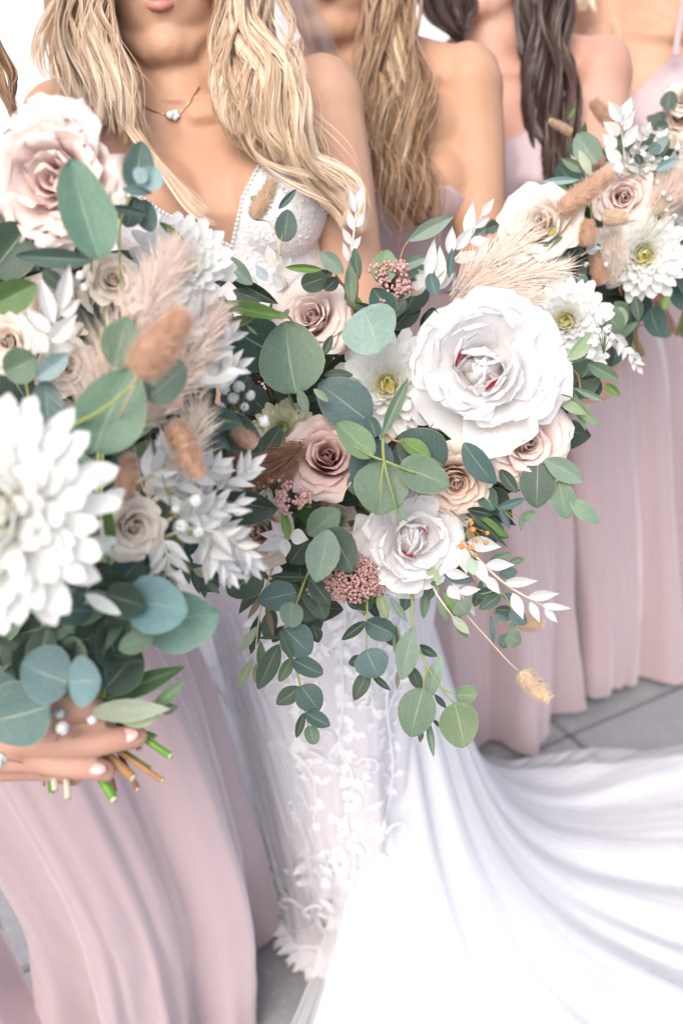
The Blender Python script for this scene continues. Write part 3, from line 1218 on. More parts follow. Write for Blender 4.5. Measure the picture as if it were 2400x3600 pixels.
LM = {}
for _k in ('round', 'oval', 'lance', 'rus'):
    for _v in range(5):
        for _m in ('euc', 'olive', 'white_leaf'):
            if (_k == 'rus') != (_m == 'white_leaf'):
                continue
            me_ = leaf_mesh(_k, _v)
            me_.materials.append(M[_m])
            LM[(_k, _m, _v)] = me_

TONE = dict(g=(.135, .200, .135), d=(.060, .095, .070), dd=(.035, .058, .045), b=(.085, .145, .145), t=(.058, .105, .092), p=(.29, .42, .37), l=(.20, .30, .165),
            gg=(.13, .23, .06), y=(.30, .36, .22), s=(.36, .40, .30), w=(.84, .825, .80), m=(.20, .27, .215), br=(.26, .21, .15), pb=(.25, .36, .38), ww=(.76, .755, .72))


def leaf(parent, u0, v0, u1, v1, wpx, d0, tone='g', kind='oval', d1=None, roll=0.0, var=None, lab=None, mat=None):
    """leaf from base pixel to tip pixel; wpx = full width"""
    d1 = d0 if d1 is None else d1
    a, b = at(u0, v0, d0), at(u1, v1, d1)
    y = b - a
    L = y.length
    y.normalize()
    n = (CAM - (a + b) / 2).normalized()
    n = (n - y * n.dot(y)).normalized()
    x = y.cross(n)
    if roll:
        q = Matrix.Rotation(roll, 3, y)
        n, x = q @ n, q @ x
    w = wpx / FPX * (d0 + d1) / 2 / max(.25, abs(math.cos(roll)))
    v = rnd.randrange(5) if var is None else var
    if mat is None:
        mat = 'white_leaf' if kind == 'rus' else ('olive' if kind == 'lance' else 'euc')
    c = TONE[tone] if isinstance(tone, str) else tone
    f = rnd.uniform(.88, 1.12)
    c = tuple(min(.85, q * f) for q in c)
    mt = Matrix.Identity(4)
    for i in range(3):
        mt[i][0], mt[i][1], mt[i][2], mt[i][3] = x[i] * w, y[i] * L, n[i] * (w + L) / 2, a[i]
    o = obj('leaf', LM[(kind, mat, v)], parent, mt, color=c)
    return o


def sprig(name, parent, pts, r, mat='stem_green', n=14, label=None, kind=None):
    """a stem through (u, v, depth) points; leaves get parented to it"""
    o = tube_obj(name, [at(*p) for p in pts], r, M[mat], parent, 6, n)
    if label:
        o['label'] = label
    return o


def leaves(parent, rows, d, **kw):
    for r in rows:
        u0, v0, u1, v1, w, dd, tone, kind = r[:8]
        extra = r[8] if len(r) > 8 else {}
        leaf(parent, u0, v0, u1, v1, w, d + dd, tone, kind, **{**kw, **extra})


def auto_sprig(name, parent, pts, nleaf, Lpx, wpx, kind, tone, spread=55, mat='stem_green', r=(.0012, .0007), seed=0, tip=True, t0=.12, label=None, jd=.012, opp=True):
    """stem with leaves generated along it, in alternate or opposite pairs"""
    rg = random.Random(seed)
    o = sprig(name, parent, pts, r, mat, label=label)
    sp = [project_d(p) for p in spline([at(*p) for p in pts], 40)]
    ks = [lerp(t0, 1.0, (i + .5) / nleaf) for i in range(nleaf)]
    for i, k in enumerate(ks):
        q = sp[min(39, int(k * 39))]
        q2 = sp[min(39, int(k * 39) + 2)]
        q1 = sp[max(0, int(k * 39) - 2)]
        an = math.atan2(q2[1] - q1[1], q2[0] - q1[0])
        taper = lerp(1.0, .62, k)
        sides = (1, -1) if opp else ((1,) if i % 2 else (-1,))
        for sd in sides:
            a = an + sd * R(spread + rg.uniform(-18, 18)) * lerp(1, .7, k)
            L = Lpx * taper * rg.uniform(.8, 1.15)
            w = wpx * taper * rg.uniform(.8, 1.15)
            tn = tone if isinstance(tone, str) else rg.choice(tone)
            leaf(o, q[0], q[1], q[0] + math.cos(a) * L, q[1] + math.sin(a) * L, w, q[2], tn, kind, d1=q[2] + rg.uniform(-jd, jd * 1.3), roll=rg.uniform(-.9, .9))
    if tip:
        q = sp[-1]
        an = math.atan2(sp[-1][1] - sp[-4][1], sp[-1][0] - sp[-4][0])
        leaf(o, q[0], q[1], q[0] + math.cos(an) * Lpx * .6, q[1] + math.sin(an) * Lpx * .6, wpx * .6, q[2], tone if isinstance(tone, str) else tone[0], kind)
    return o


def project_d(p):
    u, v = project(p)
    return u, v, (p - CAM).dot(FWD)


# ------------------------------------------------------------------ fluffy things
def bunny_tail(parent, u0, v0, u1, v1, wpx, d, mat='bunny', stem=None, d1=None, n=900, seed=1, hairpx=26, name='bunny_tail'):
    rg = random.Random(seed)
    a, b = at(u0, v0, d), at(u1, v1, d1 if d1 else d)
    ax = (b - a)
    L = ax.length
    ax.normalize()
    s = ax.orthogonal().normalized()
    t = ax.cross(s)
    rw = wpx / 2 / FPX * d
    V, F = [], []
    prof = lambda q: max(.05, math.sin(math.pi * min(1, q * .93 + .07) ** .8) ** .6 * (1 - .25 * q))
    pts = [a + ax * (L * q) for q in np.linspace(0, 1, 12)]
    tube(V, F, pts, [rw * .42 * prof(q) for q in np.linspace(0, 1, 12)], 12)
    hl = hairpx / FPX * d
    for i in range(int(n * 3.2)):
        q = rg.random()
        an = rg.uniform(0, 6.283)
        o = s * math.cos(an) + t * math.sin(an)
        p = a + ax * (L * q) + o * rw * rg.uniform(.35, .72) * prof(q)
        dr = (o * rg.uniform(.5, 1.7) + ax * rg.uniform(.2, 1.2) + s * rg.uniform(-.3, .3)).normalized()
        l = hl * rg.uniform(.6, 1.2)
        side = dr.cross(o)
        if side.length < 1e-4:
            continue
        side = side.normalized() * (.0007 * d)
        k = len(V)
        V += [tuple(p - side), tuple(p + side), tuple(p + dr * l + o * l * .1)]
        F.append((k, k + 1, k + 2))
    if stem:
        tube(V, F, spline([at(*x) for x in stem] + [a], 12), .0007, 5)
    o = obj(name, mesh(name, V, F, M[mat]), parent)
    return o


def plume(parent, pts, wpx, mat='pampas', n=1500, seed=1, hair=.05, wid=.0005, ang=(.25, .8), name='pampas_plume', tipfade=.6, droop=0.0):
    """feathery plume along (u, v, depth) points, fibres leaving towards the tip"""
    rg = random.Random(seed)
    sp = spline([at(*p) for p in pts], 40)
    V, F = [], []
    tube(V, F, sp, .0012, 5)
    hw = wpx / 2 / FPX * pts[0][2]
    for i in range(n):
        q = rg.random() ** .9
        k = min(38, int(q * 39))
        ax = (sp[k + 1] - sp[k]).normalized()
        s = ax.orthogonal().normalized()
        t = ax.cross(s)
        an = rg.uniform(0, 6.283)
        o = s * math.cos(an) + t * math.sin(an)
        env = math.sin(math.pi * min(1, .15 + q * .85)) ** .6
        p = lerp(sp[k], sp[k + 1], rg.random()) + o * hw * rg.random() ** .7 * env * .8
        a = rg.uniform(*ang)
        l = hair * rg.uniform(.35, 1.0) * lerp(1, tipfade, q)
        dr = (ax * math.cos(a) + o * math.sin(a)).normalized()
        side = dr.cross(FWD)
        if side.length < 1e-3:
            continue
        side = side.normalized() * wid * rg.uniform(.5, 1.3)
        p1 = p + dr * l * .5 + Vector((rg.uniform(-1, 1), rg.uniform(-1, 1), rg.uniform(-1, 1))) * l * .06
        p2 = p1 + (dr + o * .12 + Vector((0, 0, -droop))).normalized() * l * .5
        kx = len(V)
        V += [tuple(p - side), tuple(p + side), tuple(p1 + side * .8), tuple(p1 - side * .8), tuple(p2)]
        F += [(kx, kx + 1, kx + 2, kx + 3), (kx + 3, kx + 2, kx + 4)]
    return obj(name, mesh(name, V, F, M[mat]), parent)


def beads(name, parent, u, v, d, rx, ry, n, bpx, mat='rice', seed=1, depthk=.8, sub=2, stalk='stem_red', elong=1.25, poly=None, kind='stuff', clumps=0):
    """domed head of little round buds"""
    rg = random.Random(seed)
    c = at(u, v, d)
    V, F = [], []
    base = at(u, v + ry * .3, d + ry / FPX * d * 1.6)
    SV, SF = [], []
    pts = []
    for i in range(n):
        if clumps:
            ci = rg.randrange(clumps)
            rr = random.Random(seed * 31 + ci)
            ca, cr = rr.uniform(0, 6.283), math.sqrt(rr.random()) * .8
            a2, r2 = rg.uniform(0, 6.283), rg.random() * .28
            x, y = math.cos(ca) * cr + math.cos(a2) * r2, math.sin(ca) * cr + math.sin(a2) * r2
            rr0 = min(1, math.hypot(x, y))
        else:
            rr0 = math.sqrt((i + .5) / n)
            an = i * GA
            x, y = rr0 * math.cos(an) + rg.uniform(-.05, .05), rr0 * math.sin(an) + rg.uniform(-.05, .05)
        z = math.sqrt(max(0, 1 - min(1, rr0) ** 2)) + rg.uniform(-.12, .12)
        p = c + RIGHT * (x * rx / FPX * d) + UP * (y * ry / FPX * d) - FWD * (z * min(rx, ry) / FPX * d * depthk)
        pts.append(p)
        dr = (p - base).normalized()
        rot = dr.to_track_quat('Z', 'Y').to_matrix()
        rb = bpx / 2 / FPX * d * rg.uniform(.75, 1.15)
        ellipsoid(V, F, p, (rb, rb, rb * elong), rot, sub)
        if i % 3 == 0:
            tube(SV, SF, [base, lerp(base, p, .6) + Vector((0, 0, .001)), p], .0004, 3, cap=False)
    core = obj(name, mesh(name, SV, SF, M[stalk]), parent)
    obj('buds', mesh('buds', V, F, M[mat]), core, kind='stuff')
    return core


def gyp(parent, cs, d, seed=1, name='babys_breath'):
    """small frilly white florets on hair-thin stalks: one floret object each"""
    rg = random.Random(seed)
    uu = sum(c[0] for c in cs) / len(cs)
    vv = max(c[1] for c in cs) + 60
    SV, SF = [], []
    b = at(uu, vv, d + .05)
    for (u, v, r) in cs:
        p = at(u, v, d)
        tube(SV, SF, spline([b, lerp(b, p, .5) + UP * .004, p], 6), .0005, 4, cap=False)
    core = obj(name, mesh(name, SV, SF, M['stem_green']), parent)
    for (u, v, r) in cs:
        p = at(u, v, d + rg.uniform(-.008, .008))
        rad = r / FPX * d
        V, F = [], []
        for k in range(16):
            ax = Vector((rg.gauss(0, 1), rg.gauss(0, 1), rg.gauss(0, 1))).normalized()
            if ax.dot(FWD) > .3:
                ax = -ax
            rot = ax.to_track_quat('Z', 'Y').to_matrix()
            ellipsoid(V, F, p + ax * rad * .6, (rad * .5, rad * .42, rad * .22), rot, 1)
        obj('floret', mesh('floret', V, F, M['gyp']), core)
    return core


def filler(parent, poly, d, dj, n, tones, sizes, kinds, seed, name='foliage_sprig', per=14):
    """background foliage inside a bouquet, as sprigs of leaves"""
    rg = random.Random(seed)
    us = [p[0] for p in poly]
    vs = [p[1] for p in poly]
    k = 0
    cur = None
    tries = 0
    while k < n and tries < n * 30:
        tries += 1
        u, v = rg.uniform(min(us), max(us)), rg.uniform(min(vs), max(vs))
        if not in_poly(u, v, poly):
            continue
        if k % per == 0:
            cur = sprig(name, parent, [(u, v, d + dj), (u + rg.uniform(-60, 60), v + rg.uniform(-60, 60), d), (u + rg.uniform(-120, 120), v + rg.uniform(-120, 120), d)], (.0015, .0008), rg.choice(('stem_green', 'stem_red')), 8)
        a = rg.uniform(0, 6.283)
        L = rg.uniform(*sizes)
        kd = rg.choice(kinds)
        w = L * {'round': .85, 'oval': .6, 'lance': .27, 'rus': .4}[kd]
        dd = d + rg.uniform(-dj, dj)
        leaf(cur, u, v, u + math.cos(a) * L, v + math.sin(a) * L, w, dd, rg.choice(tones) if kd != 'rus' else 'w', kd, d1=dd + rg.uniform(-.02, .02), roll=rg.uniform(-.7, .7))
        k += 1
# ================================================================== SETTING
def build_setting():
    m = NT('weathered_concrete')
    n1, n2, n3 = m.noise(3, 4), m.noise(140, 4), m.noise(22, 4)
    c = m.mix(m.mapr(n1, .3, .7, 0, 1), (0.31, 0.31, 0.33), (0.255, 0.255, 0.275))
    c = m.mix(m.mapr(n3, .35, .7, 0, .5), c, (0.24, 0.24, 0.255))
    c = m.mix(m.mapr(n2, .6, .72, 0, .6), c, (0.48, 0.48, 0.49))
    c = m.mix(m.mapr(n2, .25, .38, .55, 0), c, (0.20, 0.20, 0.21))
    m.base(c)
    m.set(Roughness=.85)
    m.bump(n2, .5, .002)
    conc = m.m
    joint = simple('joint_sand', (0.10, 0.10, 0.105), .95, nscale=120, namt=.6)
    far = simple('far_asphalt', (0.22, 0.22, 0.225), .9, nscale=2, namt=.4)
    V = [(-60, -60, -.024), (60, -60, -.024), (60, 60, -.024), (-60, 60, -.024)]
    g = obj('ground', mesh('ground', V, [(0, 1, 2, 3)], far, smooth=False), kind='structure')
    V = [(-4, -1.5, -.012), (5, -1.5, -.012), (5, 4.2, -.012), (-4, 4.2, -.012)]
    pv = obj('pavement', mesh('pavement', V, [(0, 1, 2, 3)], joint, smooth=False), kind='structure')
    # slabs: laid on the diagonal, seam running as in the photo
    a = ground(2000, 2580)
    b = ground(2370, 2420)
    ang = math.atan2(b.y - a.y, b.x - a.x)
    ux, uy = Vector((math.cos(ang), math.sin(ang), 0)), Vector((-math.sin(ang), math.cos(ang), 0))
    S = .62
    meshes = []
    for k in range(4):
        bm = bmesh.new()
        bmesh.ops.create_cube(bm, size=1)
        bmesh.ops.scale(bm, vec=(S - .008, S - .008, .05), verts=bm.verts)
        bmesh.ops.bevel(bm, geom=[e for e in bm.edges], offset=.005, segments=2, affect='EDGES')
        me = bpy.data.meshes.new('paving_slab')
        bm.to_mesh(me)
        bm.free()
        me.materials.append(conc)
        meshes.append(me)
    for i in range(-7, 10):
        for j in range(-7, 10):
            p = Vector((a.x, a.y, 0)) + ux * (S * (i + .5)) + uy * (S * (j + .5)) + Vector((0, 0, -.025 + rnd.uniform(-.0015, .0015)))
            if not (-2.4 < p.x < 3.4 and -.3 < p.y < 4.2):
                continue
            w = Matrix.Translation(p) @ Matrix.Rotation(ang + rnd.choice((0, 1, 2, 3)) * math.pi / 2, 4, 'Z')
            obj('paving_slab', meshes[rnd.randrange(4)], pv, w)
    # white painted wall
    m = NT('white_painted_render')
    n1, n2 = m.noise(1.2, 4), m.noise(60, 4)
    x = m.n('ShaderNodeMapping')
    x.inputs['Scale'].default_value = (9, 9, .6)
    m.l(m.tex(), x.inputs[0])
    n3 = m.noise(1, 4, x.outputs[0])
    c = m.mix(m.mapr(n3, .35, .7, 0, .6), (0.68, 0.69, 0.70), (0.58, 0.62, 0.67))
    m.base(c)
    m.set(Roughness=.75)
    m.bump(n2, .3, .003)
    bm = bmesh.new()

    def box(x0, x1, y0, y1, z0, z1):
        r = bmesh.ops.create_cube(bm, size=1)
        bmesh.ops.scale(bm, vec=(x1 - x0, y1 - y0, z1 - z0), verts=r['verts'])
        bmesh.ops.translate(bm, vec=((x0 + x1) / 2, (y0 + y1) / 2, (z0 + z1) / 2), verts=r['verts'])
    box(-6, 6, 3.4, 3.7, -.02, 3.6)
    for k in range(-6, 6):
        box(k + .1, k + .16, 3.38, 3.4, .16, 3.6)
    box(-6.02, 6.02, 3.365, 3.398, -.02, .155)
    me = bpy.data.meshes.new('wall')
    bm.to_mesh(me)
    bm.free()
    me.materials.append(m.m)
    obj('wall', me, kind='structure')


build_setting()

# ================================================================== PEOPLE
# ---- bride
BR = dict(foot=(0.0, 1.30), hip=(-.03, 1.34, .90), waist=(-.08, 1.32, 1.04), bust=at(770, 700, 1.265), neck=at(640, 330, 1.22), head=at(560, 10, 1.19),
          shl=at(215, 420, 1.24), shr=at(1130, 330, 1.25), tilt=R(2), nod=R(4), arms=[])
BR['head'] = at(560, -158, 1.20)
e_r = at(1245, 930, 1.24)
BR['arms'] = [(BR['shr'], e_r, at(1290, 1500, 1.10), (at(1200, 1640, 1.05) - at(1290, 1500, 1.10)), Vector((-.6, -.8, 0)), 1),
              (BR['shl'], at(140, 1000, 1.25), at(1000, 1600, 1.14), (at(1150, 1650, 1.06) - at(1000, 1600, 1.14)), Vector((.4, -.9, 0)), -1)]
bride = make_person('blonde bride in white gown with deep plunging neckline and long train', BR, M['skin'], .0045)
poly = [(-300, 560), (260, 520), (330, 560), (430, 640), (560, 735), (680, 800), (812, 862), (826, 800), (850, 690), (890, 610), (930, 540), (968, 447), (1010, 520), (1085, 640), (1150, 760), (1215, 880), (1400, 1000), (1500, 2600), (-300, 2600)]
bod = bodice(bride, BR, poly, M['lace'], .006, .0045, name='bodice')
# pearls along the neckline
bv = surf_bvh(bod)
PV, PF = [], []
nl = poly[1:16]
for (x1, y1), (x2, y2) in zip(nl[:-1], nl[1:]):
    n = max(2, int(math.hypot(x2 - x1, y2 - y1) / 15))
    for k in range(n):
        u, v = lerp(x1, x2, k / n), lerp(y1, y2, k / n)
        p, nn = cast(bv, u + (3 if v < 862 else 0), v + 6)
        if p is not None:
            ellipsoid(PV, PF, p + Vector((0, -.002, .001)), .0024, sub=1)
if PV:
    obj('pearl_trim', mesh('pearl_trim', PV, PF, M['pearl']), bod, kind='stuff')
for (u0, v0, u1, v1) in ((968, 452, 1010, 300), (300, 540, 250, 400)):
    p0, p1 = at(u0, v0, 1.185), at(u1, v1, 1.19)
# beaded texture motifs on the cups
PV, PF = [], []
for k in range(1500):
    u, v = rnd.uniform(560, 1260), rnd.uniform(460, 1000)
    if not in_poly(u, v, [(840, 760), (968, 470), (1200, 900), (1250, 1000), (820, 1000)] if u > 815 else [(560, 760), (812, 880), (812, 1000), (560, 1000)]):
        continue
    p, nn = cast(bv, u, v)
    if p is not None:
        r = rnd.uniform(.0006, .0013)
        ellipsoid(PV, PF, p + nn * .0005, (r, r * 1.6, r), sub=1)
if PV:
    obj('beading', mesh('beading', PV, PF, M['applique']), bod, kind='stuff')

# necklace
bb = surf_bvh([o for o in bride.children if o.name.startswith('body')][0])
pts = []
for u, v in ((505, 372), (535, 392), (575, 402), (606, 408), (640, 392), (672, 350), (700, 305)):
    p, nn = cast(bb, u, v)
    if p is not None:
        pts.append(p + nn * .0015)
if len(pts) > 3:
    ch = tube_obj('necklace', pts, .0007, M['gold'], bride, 5, 40)
    PV, PF = [], []
    GV, GF = [], []
    for (u, v, r) in ((594, 408, .0048), (618, 398, .0034), (612, 416, .0034), (626, 408, .0026), (606, 398, .0024)):
        p, nn = cast(bb, u, v)
        if p is not None:
            ellipsoid(PV, PF, p + nn * .003, r, sub=2)
            tube(GV, GF, [p + nn * .0012, p + nn * .0026], r * 1.12, 10)
    pd = obj('pendant', mesh('pendant', PV, PF, M['gem'], smooth=False), ch)
    obj('gem_setting', mesh('gem_setting', GV, GF, M['gold']), ch)

# gown skirt
GR = [(-.07, 1.32, 1.06, .130, .105), (-.045, 1.33, .92, .178, .13), (-.04, 1.31, .78, .185, .14), (-.03, 1.28, .62, .165, .145), (-.015, 1.26, .42, .140, .145), (0.0, 1.26, .24, .132, .14),
      (.015, 1.265, .10, .128, .135), (.03, 1.27, .012, .137, .128)]
gown = skirt('gown_skirt', bride, GR, [(5, 1.2, .006, 1.0), (11, .4, .004, .8)], M['gown'], 240, 80, seed=3)
gb = surf_bvh(gown)

# lace vine appliqued to the gown
AV, AF = [], []


def lace_leaf(p, nn, ang, L, w):
    rot = nn.to_track_quat('Z', 'Y').to_matrix()
    d = rot @ Vector((math.cos(ang), math.sin(ang), 0))
    s = nn.cross(d)
    off = len(AV)
    prof = []
    for j in range(9):
        t = j / 8
        prof.append((t, math.sin(math.pi * t ** .8) * w / 2))
    # raised corded outline
    pts = [p + d * (L * t) + s * q + nn * .0013 for t, q in prof] + [p + d * (L * t) - s * q + nn * .0013 for t, q in prof[::-1][1:]]
    tube(AV, AF, pts, min(.0011, L * .05), 4)
    V2 = []
    for t, q in prof:
        V2 += [tuple(p + d * (L * t) + s * q + nn * .001), tuple(p + d * (L * t) + nn * .0016), tuple(p + d * (L * t) - s * q + nn * .001)]
    o2 = len(AV)
    AV.extend(V2)
    AF.extend(grid_faces(3, 9, False, o2))


def lace_vine(path, step=26, L=.026, w=.011, curl=1, seed=1):
    rg = random.Random(seed)
    n = max(6, int(sum(math.hypot(path[i + 1][0] - path[i][0], path[i + 1][1] - path[i][1]) for i in range(len(path) - 1)) / step))
    P = spline([Vector((x, y, 0)) for x, y in path], n)
    last = []
    for i, q in enumerate(P):
        wob = math.sin(i * .55 + seed) * 16
        p, nn = cast(gb, q.x + wob, q.y)
        if p is None:
            continue
        last.append(p + nn * .003)
        if i % 2 == 0:
            for sd in (-1, 1):
                if rg.random() < .2:
                    continue
                lace_leaf(p, nn, -math.pi / 2 + sd * rg.uniform(.5, 1.1), L * rg.uniform(.7, 1.25), w * rg.uniform(.8, 1.2))
        if i % 5 == 2:
            sd = curl * (1 if (i // 5) % 2 else -1)
            rot = nn.to_track_quat('Z', 'Y').to_matrix()
            pts = []
            for k in range(16):
                a = k / 15 * 5.2
                rr = .022 * (1 - k / 15 * .75)
                pts.append(p + rot @ Vector((sd * (rr * math.cos(a) - .022 - .008), rr * math.sin(a), 0)) + nn * .003)
            tube(AV, AF, pts, [.0022 * (1 - .04 * k) for k in range(16)], 5)
    if len(last) > 2:
        tube(AV, AF, last, .0022, 5)


lace_vine([(1190, 2120), (1215, 2300), (1190, 2500), (1215, 2650), (1230, 2800), (1225, 2950), (1240, 3120), (1210, 3280)], 24, .027, .012)
lace_vine([(1080, 2960), (1110, 3060), (1130, 3160), (1180, 3250)], 30, .036, .016, seed=3)
lace_vine([(965, 3030), (1005, 3120), (1080, 3195), (1180, 3225), (1290, 3170)], 26, .05, .02, seed=9)
lace_vine([(1370, 2400), (1365, 2600), (1355, 2800), (1350, 2980)], 40, .018, .009, seed=4)
lace_vine([(1000, 2600), (1080, 2700), (1100, 2850), (1095, 3000), (1130, 3080)], 34, .02, .010, seed=5)
lace_vine([(900, 2180), (1000, 2350), (1080, 2500)], 34, .02, .010, seed=6)
for k_ in range(170):
    u_, v_ = rnd.uniform(1020, 1420), rnd.uniform(2150, 3180)
    p_, n_ = cast(gb, u_, v_)
    if p_ is not None:
        a_ = rnd.uniform(0, 6.28)
        for q_ in range(3):
            lace_leaf(p_, n_, a_ + q_ * 1.1, rnd.uniform(.009, .015), .006)
obj('lace_applique', mesh('lace_applique', AV, AF, M['applique']), gown, kind='stuff')
# scalloped lace at the hem, lying out over the pavement
AV, AF = [], []
for k, (u, v) in enumerate(((1035, 3265), (1065, 3310), (1105, 3350), (1150, 3360), (1190, 3330), (1225, 3270), (1262, 3200))):
    p = ground(u, v, .016)
    for j in range(6):
        a = -2.6 + j * .52 + .25 * (k - 3)
        lace_leaf(p + Vector((0, 0, .004 * (j % 2))), Vector((0, -.15, 1)).normalized(), a, .052, .020)
obj('lace_hem', mesh('lace_hem', AV, AF, M['applique']), gown, kind='stuff')

# gathered tulle fanning from the bride's right hip
NA, NT_ = 150, 40
V, UV = [], []
top = [(600, 2120), (720, 2140), (820, 2160)]
bot = [(640, 2020 + 380), (800, 2680), (925, 2960), (950, 3120), (1010, 3260), (1100, 3250), (1120, 3100), (1080, 2800)]
bs = spline([Vector((x, y, 0)) for x, y in bot], NA)
tp = spline([Vector((x, y, 0)) for x, y in top], NA)
for j in range(NT_):
    t = j / (NT_ - 1)
    for i in range(NA):
        a = i / (NA - 1)
        q = lerp(tp[i], bs[i], t)
        q = q + Vector((-60 * math.sin(math.pi * t) * (1 - a) * 0, 0, 0))
        p, nn = cast(gb, q.x, q.y)
        if p is None:
            zz = lerp(1.50, 1.62, t)
            g = atY(q.x, q.y, lerp(1.235, 1.20, t))
            p, nn = g, Vector((0, -1, 0))
            if p.z < .01:
                p = ground(q.x, q.y, .012)
        f = (math.sin(a * 62 + 1.5 * math.sin(a * 9)) * .6 + math.sin(a * 133) * .3) * .0075 * (.35 + .65 * t)
        p = p - (p - CAM).normalized() * (.016 + f)
        V.append(tuple(p))
        UV.append((a, t))
obj('tulle_overlay', mesh('tulle_overlay', V, grid_faces(NA, NT_), M['tulle2'], uv=UV), gown)


# train
def train_surface(name, rad_scale, dz, mat, phi_a, phi_b, amp, NP=420, NR=90, parent=None, lift=0.0, seed=0, thick=False):
    ax, ay = .045, 1.33
    V, UV = [], []
    for j in range(NR):
        t = j / (NR - 1)
        for i in range(NP):
            a = i / (NP - 1)
            ph = lerp(phi_a, phi_b, a)
            # hem radius by direction
            hem = np.interp(math.degrees(ph), [-125, -112, -104, -85, -60, -30, 0, 15, 28, 40], [.30, .50, .62, .95, 1.3, 1.5, 1.5, 1.25, .62, .34]) * rad_scale
            hem *= 1 + .03 * math.sin(ph * 17) + .02 * math.sin(ph * 31 + 2)
            r = .085 + (hem - .085) * t
            ph += (1 - a) ** 2 * R(38) * math.exp(-r / .16)
            swirl = .18 * math.sin(t * 2.4) * (1 - a)
            x, y = ax + r * math.cos(ph + swirl * 0), ay + r * math.sin(ph + swirl * 0)
            h0 = .60 * math.exp(-((r - .085) / .135) ** 1.15) + .030 * math.exp(-((r - .5) / .5) ** 2)
            fr = ph * 9 + 2.2 * noise.noise(Vector((ph * 2.2, r * 1.4, seed))) * 2
            f = math.sin(fr) * .55 + math.sin(ph * 21 + 3 * noise.noise(Vector((ph * 2, r * 2, 3 + seed)))) * .35 + .22 * noise.noise(Vector((ph * 14, r * 1.2, 9)))
            f += sstep(.25, .7, r) * (.55 * math.sin(ph * 37 + 4 * noise.noise(Vector((ph * 3, r * 2.5, 5)))) + .6 * noise.noise(Vector((ph * 22, r * 3, 4))))
            g = noise.noise(Vector((x * 4, y * 4, 2 + seed))) + .5 * noise.noise(Vector((x * 11, y * 11, 6)))
            z = h0 + amp * f * sstep(0, .3, t) * (1 - .45 * t) + .016 * g * t
            out = amp * .9 * f * math.exp(-((r - .1) / .15) ** 2)
            x += out * math.cos(ph)
            y += out * math.sin(ph)
            z = max(z, .008 + .006 * (1 + f)) + dz
            z += lift * sstep(.86, 1.0, t) * (.5 + .5 * math.sin(ph * 23))
            V.append((x, y, z))
            UV.append((a * 3, t))
    return obj(name, mesh(name, V, grid_faces(NP, NR), mat, uv=UV), parent)


tr = train_surface('train', .95, 0, M['train'], R(-108), R(42), .0115, parent=bride)
train_surface('tulle_layer', 1.10, .007, M['tulle'], R(-113), R(44), .012, NP=360, NR=70, parent=tr, lift=.014, seed=0)
AV, AF = [], []
tb = surf_bvh(tr)
for (u, v) in ((2150, 3160), (1880, 3050), (1650, 3300), (1460, 3000), (2000, 3400)):
    d = (at(u, v, 1) - CAM).normalized()
    h = tb.ray_cast(CAM, d)
    if h[0] is not None:
        for j in range(6):
            lace_leaf(h[0] + h[1] * .006, h[1], j * 1.05, .022, .010)
obj('lace_motif', mesh('lace_motif', AV, AF, M['applique']), tr, kind='stuff')

# bride's hair
acc = new_acc()
hair_cap(acc, BR, .6)
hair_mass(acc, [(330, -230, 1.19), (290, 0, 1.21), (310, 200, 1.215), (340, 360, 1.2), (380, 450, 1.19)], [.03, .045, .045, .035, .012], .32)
hair_strands(acc, [(330, -330, 1.16), (235, -60, 1.15), (200, 120, 1.15), (225, 300, 1.15), (290, 470, 1.14)], [(470, -330, 1.14), (345, 0, 1.12), (415, 170, 1.12), (500, 330, 1.13), (455, 520, 1.13)],
             5600, .06, .011, .19, .0006, 34, .72, (.25, 1.0), 11)
hair_strands(acc, [(330, -330, 1.13), (290, 30, 1.12), (300, 200, 1.12), (320, 330, 1.12), (370, 480, 1.12)], [(440, -330, 1.12), (345, 20, 1.11), (410, 180, 1.11), (490, 350, 1.12), (490, 500, 1.12)],
             800, .03, .004, .16, .0007, 8, .45, (.4, 1.0), 12)
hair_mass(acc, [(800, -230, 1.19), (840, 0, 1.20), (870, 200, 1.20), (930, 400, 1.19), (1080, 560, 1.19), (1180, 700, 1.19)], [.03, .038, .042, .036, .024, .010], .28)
hair_strands(acc, [(730, -330, 1.14), (785, 0, 1.13), (760, 180, 1.13), (775, 330, 1.13), (840, 470, 1.13), (960, 560, 1.13)], [(900, -330, 1.18), (930, 0, 1.17), (965, 190, 1.16), (1025, 360, 1.15), (1060, 500, 1.15), (1050, 600, 1.15)],
             8000, .07, .013, .17, .0006, 46, .74, (.15, .95), 13, endvar=.35)
hair_strands(acc, [(820, -330, 1.13), (820, 100, 1.11), (870, 300, 1.11), (940, 440, 1.12), (1050, 570, 1.125), (1170, 720, 1.14), (1180, 800, 1.14)], [(930, -330, 1.13), (920, 60, 1.11), (1010, 260, 1.11), (1080, 420, 1.12), (1150, 540, 1.125), (1250, 700, 1.14), (1240, 830, 1.14)],
             3600, .05, .014, .17, .0006, 26, .74, (.35, 1.0), 14, endvar=.35)
hair_strands(acc, [(790, 60, 1.12), (790, 250, 1.115), (860, 430, 1.12), (900, 560, 1.12), (960, 600, 1.125)], [(900, 100, 1.12), (960, 300, 1.115), (1050, 400, 1.13), (1090, 480, 1.13), (1080, 600, 1.13)],
             600, .03, .010, .15, .0008, 10, .55, (.2, .9), 15, endvar=.4)
